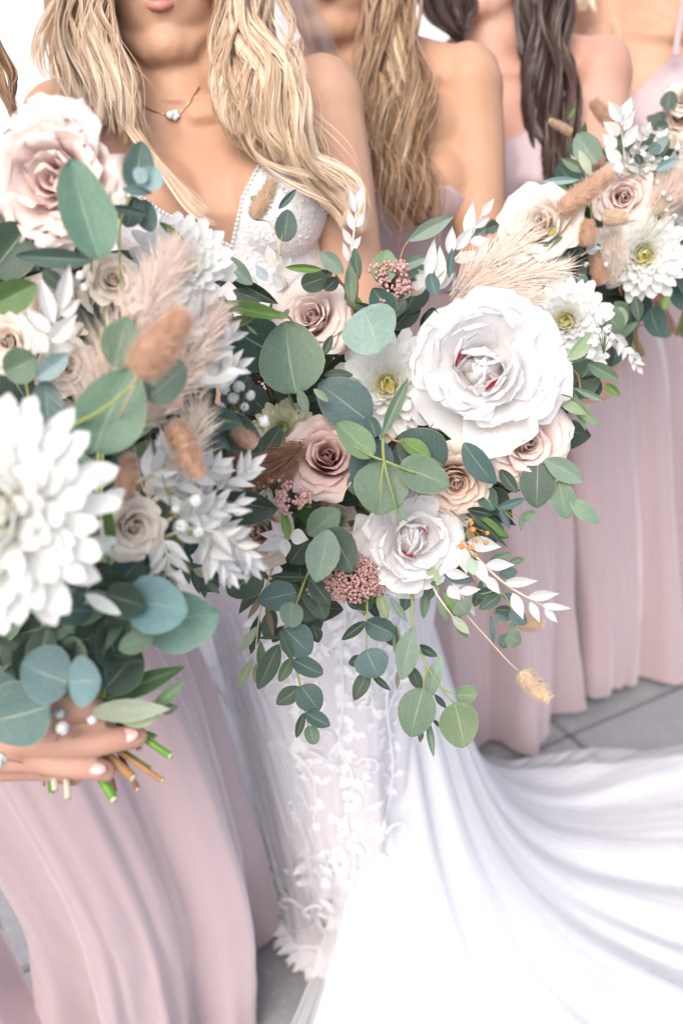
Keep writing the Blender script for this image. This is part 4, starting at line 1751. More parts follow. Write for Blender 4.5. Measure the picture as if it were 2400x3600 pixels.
# stray wisps
hair_strands(acc, [(300, -200, 1.15), (180, 100, 1.15), (190, 300, 1.15), (260, 480, 1.15)], [(440, -200, 1.11), (400, 100, 1.10), (500, 330, 1.10), (520, 560, 1.10)], 160, .05, .012, .16, .0004, 60, .1, (.4, 1.0), 61, endvar=.4, fly=.5)
hair_strands(acc, [(760, -200, 1.13), (770, 150, 1.11), (800, 400, 1.11), (900, 600, 1.11)], [(960, -200, 1.15), (1020, 150, 1.13), (1110, 400, 1.12), (1230, 700, 1.12)], 260, .06, .014, .15, .0004, 90, .1, (.3, 1.0), 62, endvar=.4, fly=.4)
hair_strands(acc, [(860, 420, 1.12), (870, 500, 1.11), (960, 560, 1.1), (1100, 600, 1.1)], [(940, 420, 1.12), (900, 540, 1.11), (1000, 640, 1.1), (1230, 760, 1.1)], 60, .02, .006, .2, .0006, 4, .3, (.5, 1), 16)
hair_strands(acc, [(420, 430, 1.12), (540, 600, 1.12), (660, 740, 1.12), (770, 790, 1.12)], [(480, 430, 1.12), (600, 600, 1.12), (700, 700, 1.12), (790, 760, 1.12)], 70, .02, .004, .2, .0006, 3, .3, (.5, 1), 17)
hair_strands(acc, [(260, -100, 1.15), (150, 50, 1.15), (120, 200, 1.15), (150, 330, 1.15)], [(300, -100, 1.15), (240, 60, 1.15), (200, 240, 1.15), (230, 400, 1.15)], 40, .02, .006, .15, .0005, 3, .2, (.4, .9), 18)
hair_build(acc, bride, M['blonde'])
# veil behind the bride's hair
V, UV = [], []
vl = [(at(880, -360, 1.25), at(1000, -300, 1.30)), (at(960, -60, 1.24), at(1080, -60, 1.28)), (at(980, 100, 1.27), at(1150, 90, 1.29)), (at(1010, 300, 1.33), at(1220, 300, 1.33)), (at(1000, 800, 1.36), at(1290, 800, 1.38)), (at(900, 1500, 1.44), at(1360, 1500, 1.46)), (at(880, 2300, 1.62), at(1400, 2200, 1.6))]
A_, B_ = spline([a for a, b in vl], 50), spline([b for a, b in vl], 50)
for j in range(50):
    for i in range(60):
        s = i / 59
        V.append(tuple(lerp(A_[j], B_[j], s) + FWD * (.008 * math.sin(s * 22 + j * .05))))
        UV.append((s, j / 49))
obj('veil', mesh('veil', V, grid_faces(60, 50), M['veil'], uv=UV), bride)

# ---- bridesmaid 2 (beside the bride, brown-blonde hair)
B2 = dict(bs=.78, foot=(.24, 1.72), hip=(.14, 1.66, .92), waist=(.10, 1.60, 1.06), bust=at(1420, 640, 1.46), neck=at(1240, 220, 1.42), head=at(1165, -190, 1.39),
          shl=at(860, 330, 1.46), shr=at(1640, 270, 1.42), tilt=R(0), nod=R(6))
B2['arms'] = [(B2['shr'], at(1690, 840, 1.40), at(1800, 1500, 1.20), at(1750, 1650, 1.13) - at(1800, 1500, 1.20), Vector((-.7, -.7, 0)), 1),
              (B2['shl'], at(830, 900, 1.48), at(1500, 1500, 1.30), at(1620, 1560, 1.24) - at(1500, 1500, 1.30), Vector((.3, -.9, 0)), -1)]
bm2 = make_person('bridesmaid with long brown and blonde highlighted hair beside the bride, bare shoulder, mauve dress', B2, M['skin_b'], .0055)
bo2 = bodice(bm2, B2, [(1180, 700), (1330, 660), (1520, 648), (1580, 652), (1640, 700), (1700, 2600), (1100, 2600)], M['mauve'], .006, .006)
sk2 = skirt('skirt', bm2, [(.10, 1.60, 1.08, .135, .105), (.16, 1.66, .92, .185, .14), (.22, 1.74, .60, .215, .17), (.26, 1.81, .30, .225, .18), (.29, 1.86, .02, .235, .19)],
            [(7, .6, .030, .7), (13, 2.0, .014, .6)], M['mauve_b'], seed=5)
acc = new_acc()
hair_cap(acc, B2, .45)
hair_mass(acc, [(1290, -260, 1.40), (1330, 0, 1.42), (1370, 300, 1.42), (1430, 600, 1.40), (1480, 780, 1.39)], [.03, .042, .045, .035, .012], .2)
hair_strands(acc, [(1260, -330, 1.36), (1290, 0, 1.36), (1290, 300, 1.36), (1330, 600, 1.37), (1400, 850, 1.37)], [(1420, -330, 1.38), (1440, 0, 1.38), (1465, 250, 1.37), (1495, 560, 1.37), (1510, 800, 1.37)],
             5600, .07, .011, .17, .0007, 34, .74, (.05, .8), 21, endvar=.35)
hair_strands(acc, [(1330, -330, 1.34), (1340, 0, 1.34), (1370, 250, 1.34), (1420, 420, 1.34), (1410, 560, 1.34), (1370, 680, 1.34)], [(1400, -330, 1.34), (1390, 0, 1.34), (1420, 250, 1.34), (1450, 420, 1.34), (1440, 560, 1.34), (1390, 680, 1.34)],
             160, .012, .004, .2, .0010, 3, .7, (.75, 1), 22)
hair_strands(acc, [(1330, 0, 1.35), (1400, 200, 1.35), (1470, 320, 1.35)], [(1460, 0, 1.35), (1450, 150, 1.35), (1500, 340, 1.35)], 160, .02, .006, .2, .0010, 4, .7, (.6, 1), 23)
hair_strands(acc, [(1270, -100, 1.35), (1270, 300, 1.35), (1320, 650, 1.35), (1400, 930, 1.35)], [(1470, -100, 1.36), (1500, 300, 1.35), (1530, 600, 1.35), (1560, 900, 1.35)], 260, .06, .013, .16, .0005, 90, .1, (.1, .9), 63, endvar=.4, fly=.4)
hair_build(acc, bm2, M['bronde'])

# ---- bridesmaid 3 (dark brown hair)
B3 = dict(bs=.85, foot=(.50, 1.80), hip=(.38, 1.80, .93), waist=(.33, 1.76, 1.07), bust=at(1880, 600, 1.62), neck=at(1735, 200, 1.60), head=at(1700, -230, 1.58),
          shl=at(1440, 300, 1.66), shr=at(2110, 230, 1.58), tilt=R(-2), nod=R(6))
B3['arms'] = [(B3['shr'], at(2085, 720, 1.56), at(2150, 1250, 1.36), at(2120, 1330, 1.26) - at(2150, 1250, 1.36), Vector((-.7, -.7, 0)), 1),
              (B3['shl'], at(1450, 900, 1.70), at(1900, 1200, 1.5), at(2000, 1250, 1.42) - at(1900, 1200, 1.5), Vector((.3, -.9, 0)), -1)]
bm3 = make_person('bridesmaid with long dark brown hair in strappy mauve dress, third from left', B3, M['skin_c'], .0055)
bm3['label'] = 'bridesmaid with long dark brown hair over her shoulder, mauve dress with thin straps'
bo3 = bodice(bm3, B3, [(1500, 560), (1775, 500), (1900, 430), (1985, 330), (2040, 420), (2110, 600), (2250, 2600), (1500, 2600)], M['mauve'], .006, .006)
strap(bm3, [at(1970, 350, 1.50), at(1985, 280, 1.52), at(1975, 180, 1.555), at(1960, 120, 1.60)], .008, M['mauve'])
sk3 = skirt('skirt', bm3, [(.33, 1.76, 1.08, .14, .105), (.40, 1.80, .92, .185, .14), (.47, 1.89, .60, .205, .165), (.54, 1.98, .30, .215, .17), (.585, 2.04, .02, .225, .175)],
            [(6, 2.2, .032, .7), (13, 1.0, .014, .6)], M['mauve_b'], seed=6, hemz=lambda th: -.02 * math.cos(th * 2))
acc = new_acc()
hair_cap(acc, B3, .25)
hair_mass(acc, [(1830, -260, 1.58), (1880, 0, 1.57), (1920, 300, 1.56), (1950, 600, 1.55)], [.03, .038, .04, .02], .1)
hair_strands(acc, [(1790, -330, 1.52), (1830, 0, 1.52), (1850, 300, 1.52), (1900, 560, 1.53), (1960, 720, 1.53)], [(1950, -330, 1.54), (1990, 0, 1.53), (2010, 200, 1.52), (2020, 480, 1.52), (2060, 740, 1.52)],
             3000, .07, .010, .18, .0008, 28, .74, (.0, .8), 31)
hair_strands(acc, [(1480, -330, 1.54), (1470, 0, 1.54), (1530, 110, 1.54), (1640, 150, 1.54)], [(1640, -330, 1.54), (1660, 0, 1.54), (1660, 70, 1.54), (1655, 150, 1.54)], 500, .05, .007, .15, .0012, 6, .5, (.0, .8), 32)
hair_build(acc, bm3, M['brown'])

# ---- bridesmaid 4 (far right)
B4 = dict(foot=(.78, 2.00), hip=(.60, 2.02, .94), waist=(.56, 1.98, 1.08), bust=at(2300, 540, 1.76), neck=at(2150, 60, 1.74), head=at(2080, -330, 1.72),
          shl=at(1880, 200, 1.80), shr=at(2520, 120, 1.72), tilt=R(0), nod=R(6))
B4['arms'] = [(B4['shr'], at(2600, 640, 1.68), at(2500, 900, 1.42), at(2330, 960, 1.36) - at(2500, 900, 1.42), Vector((-.2, -.9, .2)), 1),
              (B4['shl'], at(1870, 800, 1.82), at(2200, 1000, 1.62), at(2350, 1000, 1.55) - at(2200, 1000, 1.62), Vector((.3, -.9, 0)), -1)]
bm4 = make_person('bridesmaid at the end of the row in mauve dress with thin straps, blonde wisps', B4, M['skin'], .006)
bm4['label'] = 'bridesmaid at the far end of the row, lilac mauve bodice with thin straps'
bodice(bm4, B4, [(2150, 420), (2230, 330), (2300, 260), (2370, 190), (2440, 130), (2500, 300), (2600, 2600), (2000, 2600)], M['mauve'], .006, .006)
strap(bm4, [at(2375, 195, 1.63), at(2380, 130, 1.64), at(2392, 60, 1.66), at(2410, -30, 1.70)], .009, M['mauve'])
skirt('skirt', bm4, [(.56, 1.98, 1.09, .14, .105), (.62, 2.00, .92, .185, .14), (.70, 2.06, .60, .205, .165), (.78, 2.13, .30, .225, .175), (.83, 2.18, .02, .24, .18)],
      [(6, .2, .028, .7), (13, 1.0, .012, .6)], M['mauve'], seed=8)
acc = new_acc()
hair_cap(acc, B4, .7)
hair_strands(acc, [(1980, -330, 1.64), (1990, -60, 1.64), (2010, 40, 1.64)], [(2080, -330, 1.64), (2080, -60, 1.64), (2110, 60, 1.64)], 200, .03, .004, .15, .001, 4, .5, (.5, 1), 41)
hair_strands(acc, [(2140, 60, 1.64), (2160, 250, 1.64), (2180, 420, 1.64)], [(2160, 60, 1.64), (2200, 250, 1.64), (2260, 420, 1.64)], 24, .03, .004, .15, .0006, 4, .5, (.5, 1), 42)
hair_build(acc, bm4, M['blonde'])

# ---- left bridesmaid
B1 = dict(foot=(-.33, 1.0), hip=(-.40, 1.00, .94), waist=(-.47, .98, 1.07), bust=(-.54, .95, 1.24), neck=(-.58, .95, 1.39), head=(-.60, .92, 1.55),
          shl=(-.76, .96, 1.35), shr=(-.42, 1.0, 1.35), tilt=R(0), nod=R(6))
wr = at(-170, 2560, .74)
B1['arms'] = [((-.42, 1.0, 1.35), (-.44, .90, 1.08), at(-260, 2500, .80)), ((-.76, .96, 1.35), (-.78, .80, 1.10), (-.50, .64, 1.02), Vector((.9, -.3, -.1)), Vector((.2, .9, 0)), -1)]
bm1 = make_person('bridesmaid at the near left in long mauve dress, brown curls at her shoulder', B1, M['skin_hand'], .005)
bm1['label'] = 'bridesmaid at the near left in long mauve satin dress, holding the closest bouquet'
# the hand round the stems, one continuous skin with the forearm's end
V, F = [], []
W0 = at(-260, 2500, .80)
limb(V, F, [W0, at(-120, 2560, .765), at(0, 2590, .745)], [.027, .025, .027])
rot = Matrix(((1, 0, 0), (0, 1, 0), (0, 0, 1)))
ellipsoid(V, F, at(60, 2570, .745), (.050, .020, .032), sub=3)
ellipsoid(V, F, at(200, 2545, .755), (.038, .016, .028), sub=3)
fing = [([(120, 2540, .735), (260, 2530, .745), (360, 2560, .76), (400, 2590, .775)], [.012, .0105, .009, .0078]),
        ([(20, 2612, .735), (190, 2608, .728), (330, 2612, .732), (420, 2598, .738), (482, 2590, .745)], [.0135, .0118, .0105, .0098, .0088]),
        ([(10, 2660, .742), (130, 2668, .735), (240, 2690, .735), (330, 2700, .740), (372, 2712, .745)], [.0125, .0112, .0104, .0095, .0085]),
        ([(0, 2700, .76), (110, 2700, .765), (200, 2712, .77), (260, 2730, .775)], [.011, .010, .009, .008]),
        ([(60, 2520, .73), (170, 2500, .72), (280, 2490, .725), (350, 2500, .735)], [.014, .0125, .011, .009])]
for pts, rr in fing:
    limb(V, F, [at(*p) for p in pts], rr, 10, 14)
hnd = obj('hand', remesh('hand', V, F, .0028, 3, M['skin_hand']), bm1)
for (u0, v0, u1, v1, d, w) in ((395, 2592, 488, 2580, .7345, 54), (310, 2700, 374, 2706, .732, 44)):
    a, b = at(u0, v0, d), at(u1, v1, d)
    V, F = [], []
    c = (a + b) / 2
    y = (b - a).normalized()
    n = (CAM - c).normalized()
    n = (n + UP * .25).normalized()
    n = (n - y * n.dot(y)).normalized()
    x = y.cross(n)
    rot = Matrix((x, y, n)).transposed()
    ellipsoid(V, F, c, (w / 2 / FPX * d, (b - a).length / 2, .0022), rot, 3)
    obj('fingernail', mesh('fingernail', V, F, M['nail']), hnd)
bo1 = bodice(bm1, B1, [(-3000, 500), (-100, 500), (400, 600), (1200, 700), (1200, 2600), (-3000, 2600)], M['mauve'], .006, .006)
sk1 = skirt('skirt', bm1, [(-.47, .98, 1.08, .135, .105), (-.43, .985, .94, .185, .13), (-.37, 1.01, .74, .185, .15), (-.312, 1.05, .42, .166, .15), (-.305, 1.09, .20, .166, .155), (-.312, 1.12, .012, .170, .165)],
            [(6, 2.4, .030, .6), (11, .5, .014, .6)], M['mauve'], 320, 90, seed=9)
# loose side panel of the dress blown out to the left
V, UV = [], []
pa = [at(-190, 2900, 1.28), at(-110, 3120, 1.34), at(0, 3300, 1.42), at(85, 3480, 1.5), at(180, 3700, 1.52)]
pb = [at(-400, 2900, 1.20), at(-380, 3200, 1.22), at(-330, 3400, 1.3), at(-300, 3600, 1.34), at(-200, 3750, 1.38)]
A_, B_ = spline(pa, 40), spline(pb, 40)
for j in range(40):
    for i in range(50):
        s = i / 49
        p = lerp(A_[j], B_[j], s) + Vector((0, 1, 0)) * (.018 * math.sin(s * 14 + j * .04))
        p.z = max(p.z, .01)
        V.append(tuple(p))
        UV.append((s, j / 39))
obj('skirt_panel', mesh('skirt_panel', V, grid_faces(50, 40), M['mauve'], uv=UV), bm1)
for p_ in (bm1, bm2, bm3, bm4):
    p_['group'] = 'bridesmaids in mauve dresses'
acc = new_acc()
hair_cap(acc, B1, .4)
hair_strands(acc, [(-220, -200, .95), (-120, 30, .95), (-60, 200, .95), (-20, 330, .95), (40, 460, .95)], [(-60, -200, .95), (10, 100, .95), (30, 230, .95), (30, 340, .95), (110, 480, .95)],
             260, .03, .009, .12, .0010, 5, .7, (.1, .7), 51)
hair_strands(acc, [(-300, -300, .95), (-200, 100, .95), (-160, 500, .95), (-100, 700, .95)], [(-60, -300, .95), (-50, 100, .95), (-40, 500, .95), (-20, 700, .95)], 500, .05, .008, .12, .0011, 6, .6, (.1, .7), 52)
hair_build(acc, bm1, M['bronde'])
# ================================================================== BRIDE'S BOUQUET
D = .97
BQ = thing('bouquet', "bride's large cascading bouquet of white peonies, dusty roses and eucalyptus, in the centre", 'bouquet', at(1300, 1600, D + .09))
HB = at(1180, 1700, 1.06)      # where the stems are held
# stem bundle
for k in range(16):
    a = k * GA
    r = .004 + .010 * math.sqrt(k / 16)
    e = HB + Vector((math.cos(a) * r, .02 + math.sin(a) * r * .6, 0))
    tube_obj('stem', [e + Vector((.02, -.03, .02)), e, e + Vector((-.01 + math.cos(a) * .012, .05, -.06 - .02 * rnd.random()))], .0032, M[rnd.choice(('stem_green', 'stem_bright', 'stem_brown'))], BQ, 7, 8)

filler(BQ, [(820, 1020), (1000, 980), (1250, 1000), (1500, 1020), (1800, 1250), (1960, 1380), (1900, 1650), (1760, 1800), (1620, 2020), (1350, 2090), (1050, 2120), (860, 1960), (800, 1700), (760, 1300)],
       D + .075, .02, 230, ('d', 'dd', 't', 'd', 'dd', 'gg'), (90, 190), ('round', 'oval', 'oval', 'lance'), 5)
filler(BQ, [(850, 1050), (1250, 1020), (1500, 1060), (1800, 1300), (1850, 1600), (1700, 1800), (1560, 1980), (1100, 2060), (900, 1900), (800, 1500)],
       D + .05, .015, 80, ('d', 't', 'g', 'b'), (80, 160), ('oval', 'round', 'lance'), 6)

flower('peony', 'peony', BQ, 1692, 1290, .945, 292, -.12, .05, .4, 'large open white peony with red flecks at its heart', HB, .35)
flower('peony_small', 'peony', BQ, 1445, 1900, .965, 205, .10, -.02, 2.0, 'smaller white peony low in the bouquet with crimson edges', HB, .35)
flower('rose_dusty', 'rose', BQ, 1150, 1605, .95, 155, .02, .28, .6, 'dusty pink rose with tight spiral heart', HB)
flower('rose_blush', 'rose', BQ, 1095, 1115, .985, 150, -.25, .35, 1.9, 'pale blush rose high in the bouquet', HB)
flower('rose_blush', 'rose', BQ, 1850, 1555, .965, 165, .30, -.10, 3.0, 'blush rose tucked under the large peony', HB)
flower('rose_peach', 'rose', BQ, 1600, 1690, .965, 138, .10, -.35, 4.0, 'peach rose under the large peony', HB)
flower('rose_peach', 'rose', BQ, 905, 1870, .965, 130, -.25, -.05, 5.0, 'peach rose at the left edge of the bouquet', HB)
flower('mum', 'chrysanthemum', BQ, 1360, 1350, .975, 215, -.05, .05, .3, 'white chrysanthemum left of the large peony', HB)
flower('mum_green', 'chrysanthemum', BQ, 985, 1500, .97, 120, -.25, .25, .9, 'green-centred chrysanthemum, half hidden', HB)
flower('rose_cream', 'rose', BQ, 1195, 1820, 1.03, 60, .1, 0, .9, 'small cream rose deep in the bouquet', HB)
flower('rose_cream', 'rose', BQ, 1935, 1560, 1.02, 75, .5, 0, .9, 'small cream rose at the right edge', HB)

# hero eucalyptus leaves, upper left of the bride's bouquet
s = sprig('eucalyptus_sprig', BQ, [(1110, 1540, D + .03), (1020, 1400, D), (960, 1180, D - .02)], (.0016, .0008))
leaves(s, [
    (1040, 1385, 985, 1135, 226, -.035, 'g', 'round', dict(roll=.15, var=1)),
    (985, 1255, 800, 1150, 190, -.028, 't', 'round', dict(roll=-.25, var=0)),
    (860, 1290, 1000, 1262, 90, -.012, 't', 'oval'),
    (1297, 1482, 1119, 1345, 172, -.025, 'b', 'round', dict(roll=.1, var=0)),
    (1276, 1084, 1348, 1232, 200, -.045, 'p', 'round', dict(roll=.2, var=1)),
    (1376, 1117, 1315, 1012, 96, -.03, 't', 'oval'),
    (1341, 1000, 1352, 877, 88, -.03, 'l', 'round', dict(var=1)),
    (1132, 948, 1003, 936, 32, -.04, 'gg', 'oval'),
    (1126, 885, 1213, 960, 58, -.05, 'm', 'oval'),
    (1238, 1066, 1228, 925, 44, -.035, 'g', 'oval'),
    (1259, 985, 1245, 870, 40, -.03, 'd', 'oval'),
    (1134, 1252, 1171, 1180, 34, -.03, 'd', 'oval'),
    (1137, 1318, 1241, 1316, 40, -.02, 'd', 'oval'),
    (1050, 1369, 1081, 1456, 38, -.045, 'm', 'oval'),
    (1102, 1367, 1154, 1412, 26, -.045, 'y', 'oval'),
    (1060, 1390, 1120, 1400, 34, -.01, 'dd', 'oval'),
    (920, 1058, 818, 1020, 50, -.02, 'd', 'oval'),
    (980, 1070, 800, 968, 56, -.01, 'dd', 'lance'),
    (1060, 1005, 1150, 970, 80, -.02, 'd', 'round'),
    (1140, 1020, 1190, 975, 50, -.02, 'dd', 'oval'),
    (888, 1002, 775, 900, 62, -.03, 'm', 'oval'),
], D)
s = sprig('olive_sprig', BQ, [(1060, 1180, D), (1010, 1110, D - .03), (960, 1090, D - .04)], (.0013, .0008))
leaves(s, [
    (1011, 1119, 742, 1068, 52, -.055, 'gg', 'lance', dict(d1=D - .08, roll=.3, var=1)),
    (905, 1112, 772, 1146, 40, -.06, 'y', 'lance'),
    (850, 1160, 780, 1170, 26, -.06, 'l', 'lance'),
    (865, 1140, 905, 1180, 14, -.06, 'l', 'lance'),
    (1000, 1110, 1015, 1085, 18, -.05, 'g', 'oval'),
    (1341, 1538, 1432, 1326, 46, -.07, 'g', 'lance', dict(var=1)),
    (1320, 1538, 1300, 1460, 66, -.05, 't', 'round'),
], D)
# front eucalyptus fork
s = sprig('eucalyptus_sprig', BQ, [(1345, 1530, D - .065), (1348, 1610, D - .075), (1365, 1690, D - .075), (1385, 1760, D - .07), (1400, 1850, D - .06)], (.0017, .0006))
tube_obj('twig', [at(1351, 1620, D - .075), at(1300, 1600, D - .075), at(1230, 1560, D - .07)], (.0013, .0007), M['stem_green'], s, 6, 10)
tube_obj('twig', [at(1351, 1620, D - .075), at(1400, 1640, D - .075), at(1460, 1665, D - .07)], (.0014, .0008), M['stem_green'], s, 6, 10)
tube_obj('twig', [at(1355, 1525, D - .06), at(1385, 1548, D - .065), at(1420, 1555, D - .06)], (.0012, .0008), M['stem_brown'], s, 6, 10)
tube_obj('twig', [at(1351, 1615, D - .076), at(1335, 1700, D - .078), at(1318, 1780, D - .07)], (.0011, .0005), M['stem_green'], s, 6, 10)
leaves(s, [
    (1312, 1603, 1178, 1492, 98, -.07, 'l', 'round', dict(roll=.2, var=1)),
    (1345, 1622, 1332, 1812, 188, -.062, 'g', 'round', dict(var=0)),
    (1402, 1640, 1582, 1698, 126, -.068, (.15, .22, .15), 'round', dict(roll=-.2, var=1)),
    (1385, 1760, 1432, 1832, 32, -.06, 'm', 'oval'),
    (1514, 1614, 1406, 1543, 62, -.05, 'gg', 'oval', dict(roll=.5)),
    (1560, 1640, 1400, 1530, 170, -.035, 't', 'round', dict(var=0)),
    (1360, 1560, 1240, 1690, 150, -.035, 'b', 'round'),
    (1480, 1690, 1390, 1560, 160, -.025, 't', 'round'),
    (1310, 1575, 1335, 1640, 60, -.05, 'b', 'oval'),
    (910, 1614, 996, 1504, 78, -.03, 'd', 'round'),
    (1240, 1660, 1260, 1745, 60, -.03, 'b', 'oval'),
], D)
# right side
s = sprig('eucalyptus_sprig', BQ, [(1700, 1540, D + .03), (1875, 1645, D), (1960, 1710, D - .01), (2000, 1760, D - .01), (2060, 1800, D - .01)], (.0016, .0007), 'stem_brown')
leaves(s, [
    (1624, 1560, 1742, 1704, 88, -.035, 'b', 'oval', dict(roll=.5)),
    (1757, 1650, 1812, 1735, 50, -.01, 'd', 'oval'),
    (1890, 1625, 1884, 1786, 124, -.012, 'd', 'round', dict(var=0)),
    (1913, 1614, 2052, 1688, 76, -.02, 'm', 'oval', dict(var=1)),
    (1962, 1690, 1992, 1826, 86, -.014, 'g', 'round'),
    (2002, 1757, 2108, 1838, 60, -.018, (.2, .3, .2), 'oval'),
    (1940, 1330, 1990, 1262, 58, -.01, 'b', 'round'),
    (2000, 1400, 2085, 1275, 130, .02, 'd', 'round'),
    (2040, 1330, 2090, 1400, 100, .02, 'dd', 'round'),
    (2063, 1275, 2168, 1340, 56, -.005, 'g', 'oval'),
    (2122, 1349, 2176, 1393, 36, 0, 'gg', 'oval'),
    (1940, 1500, 1975, 1430, 60, .02, 'd', 'oval'),
    (1920, 1600, 1965, 1515, 50, .0, 'b', 'oval'),
    (1745, 1790, 1845, 1757, 34, -.01, 'b', 'oval'),
    (1755, 1788, 1790, 1860, 26, -.01, 'b', 'oval'),
    (1735, 1795, 1680, 1700, 70, 0, 't', 'oval'),
    (1775, 1800, 1700, 1720, 90, .02, 'dd', 'round'),
    (1640, 1790, 1732, 1810, 34, 0, 'dd', 'oval'),
], D)
tube_obj('twig', [at(1690, 1740, D), at(1760, 1790, D), at(1830, 1820, D)], (.0008, .0005), M['stem_green'], s, 5, 10)
leaves(s, [(1832, 1822, 1882, 1808, 42, 0, 'g', 'round'), (1832, 1808, 1832, 1866, 20, -.01, 'g', 'oval')], D)
tube_obj('twig', [at(2040, 1378, D), at(2030, 1320, D), at(2000, 1290, D)], (.001, .0007), M['stem_brown'], s, 5, 10)
s = sprig('olive_sprig', BQ, [(1900, 1370, D), (1960, 1370, D - .01), (2015, 1366, D - .01)], (.0013, .0009), 'stem_pale')
leaves(s, [
    (2017, 1364, 2124, 1412, 26, -.015, 'm', 'lance'),
    (1952, 1400, 2064, 1459, 38, -.02, 'y', 'lance'),
    (1971, 1375, 2110, 1506, 40, -.01, 'l', 'lance'),
    (2017, 1380, 2056, 1514, 32, 0, 'l', 'lance'),
    (1946, 1462, 2002, 1536, 22, 0, 'd', 'lance'),
    (1990, 1262, 2080, 1168, 32, -.03, 'l', 'lance'),
    (2000, 1268, 2083, 1205, 34, -.035, 'y', 'lance'),
    (1998, 1272, 2068, 1240, 26, -.03, 'g', 'lance'),
    (1530, 1038, 1512, 962, 52, -.02, 'b', 'round'),
    (1576, 980, 1592, 872, 30, -.02, 'b', 'lance'),
    (1430, 850, 1592, 754, 56, -.01, 'm', 'lance', dict(var=1)),
    (1400, 940, 1500, 905, 44, 0, 'm', 'lance'),
    (1500, 930, 1420, 975, 30, .01, 'g', 'lance'),
], D)
tube_obj('twig', [at(1400, 935, D), at(1415, 880, D), at(1432, 850, D)], (.001, .0007), M['stem_brown'], s, 5, 8)
tube_obj('twig', [at(1238, 1080, D - .03), at(1215, 1020, D - .03), at(1180, 965, D - .03)], (.0014, .0008), M['stem_red'], s, 5, 8)
tube_obj('twig', [at(1238, 1080, D - .02), at(1242, 1150, D - .02), at(1250, 1190, D - .01)], (.0016, .0012), M['stem_red'], s, 5, 8)
tube_obj('twig', [at(1250, 1070, D - .02), at(1258, 1000, D - .03), at(1250, 960, D - .03)], (.001, .0008), M['stem_brown'], s, 5, 8)
# lower left cluster
s = sprig('eucalyptus_sprig', BQ, [(1150, 1780, D + .02), (1152, 1860, D - .02), (1130, 1900, D - .03)], (.0016, .001))
leaves(s, [
    (1082, 1880, 1194, 1790, 106, -.02, 'g', 'oval', dict(var=0)),
    (1155, 1858, 1248, 2005, 118, -.035, 'd', 'round', dict(var=1)),
    (1155, 1862, 1120, 2049, 116, -.055, 'm', 'oval', dict(var=1)),
    (1020, 1980, 1080, 1890, 96, 0, 'd', 'round'),
    (885, 1800, 945, 1845, 60, -.01, 'g', 'oval'),
    (888, 1715, 942, 1848, 46, -.03, 'g', 'oval'),
    (1015, 1892, 994, 1800, 34, -.05, 'gg', 'oval'),
    (918, 2000, 800, 2090, 128, -.01, 'd', 'round', dict(var=0)),
    (760, 2080, 700, 1980, 90, .02, 'dd', 'oval'),
], D)
# hanging eucalyptus 1
s = sprig('eucalyptus_sprig', BQ, [(1110, 1960, D), (1076, 2030, D - .01), (1030, 2150, D - .015), (995, 2230, D - .015), (1040, 2350, D - .015), (1055, 2410, D - .012), (1070, 2490, D - .01), (1085, 2560, D - .01)], (.0015, .0006))
leaves(s, [
    (1042, 2082, 908, 2112, 104, -.02, 'b', 'round', dict(var=0)),
    (1025, 2115, 1015, 2205, 92, -.035, 'm', 'round'),
    (1000, 2210, 1092, 2300, 118, -.022, 'b', 'round', dict(var=0)),
    (1080, 2030, 1150, 2175, 90, .0, 'd', 'round'),
    (1085, 2030, 1165, 2125, 66, -.015, 'd', 'oval'),
    (1040, 2080, 1120, 2170, 110, .01, 'd', 'round'),
    (1075, 2030, 950, 2025, 36, -.015, 'd', 'oval'),
    (1032, 2320, 1130, 2378, 76, -.02, 't', 'round'),
    (1030, 2310, 980, 2395, 46, -.01, 'g', 'oval'),
    (1058, 2412, 1122, 2500, 98, -.02, 't', 'round', dict(var=0)),
    (1055, 2415, 975, 2480, 62, -.01, 'd', 'oval'),
    (1074, 2505, 1156, 2558, 62, -.02, 't', 'oval'),
    (1070, 2505, 1038, 2592, 34, -.01, 'd', 'oval'),
    (1090, 2550, 1098, 2618, 60, -.015, 'g', 'round'),
    (985, 2215, 1030, 2330, 30, -.03, 'd', 'oval'),
    (1000, 2200, 960, 2260, 40, .01, 'dd', 'oval'),
    (1100, 2200, 1120, 2260, 50, .01, 'dd', 'oval'),
    (960, 2140, 935, 2250, 56, .01, 'd', 'oval'),
], D)
# hanging olive, left
s = sprig('olive_sprig', BQ, [(960, 1990, D + .01), (925, 2100, D), (905, 2220, D), (895, 2340, D)], (.0013, .0006), 'stem_pale')
leaves(s, [
    (890, 2312, 832, 2428, 34, -.01, 'y', 'lance', dict(var=1)),
    (980, 2265, 906, 2425, 74, 0, 'd', 'oval', dict(var=0)),
    (905, 2200, 838, 2302, 34, -.01, 's', 'lance'),
    (900, 2330, 895, 2405, 22, 0, 'br', 'lance'),
    (930, 2080, 870, 2180, 24, .01, 'br', 'lance'),
    (910, 2160, 880, 2300, 44, .01, 'd', 'lance'),
    (915, 2250, 925, 2390, 36, .01, 'g', 'lance'),
    (935, 2120, 960, 2250, 26, 0, 'br', 'lance'),
    (1000, 2240, 896, 2243, 14, -.02, 'd', 'lance'),
    (955, 2170, 975, 2250, 22, .01, 'br', 'lance'),
    (985, 1930, 925, 2010, 24, .01, 'br', 'lance'),
], D)
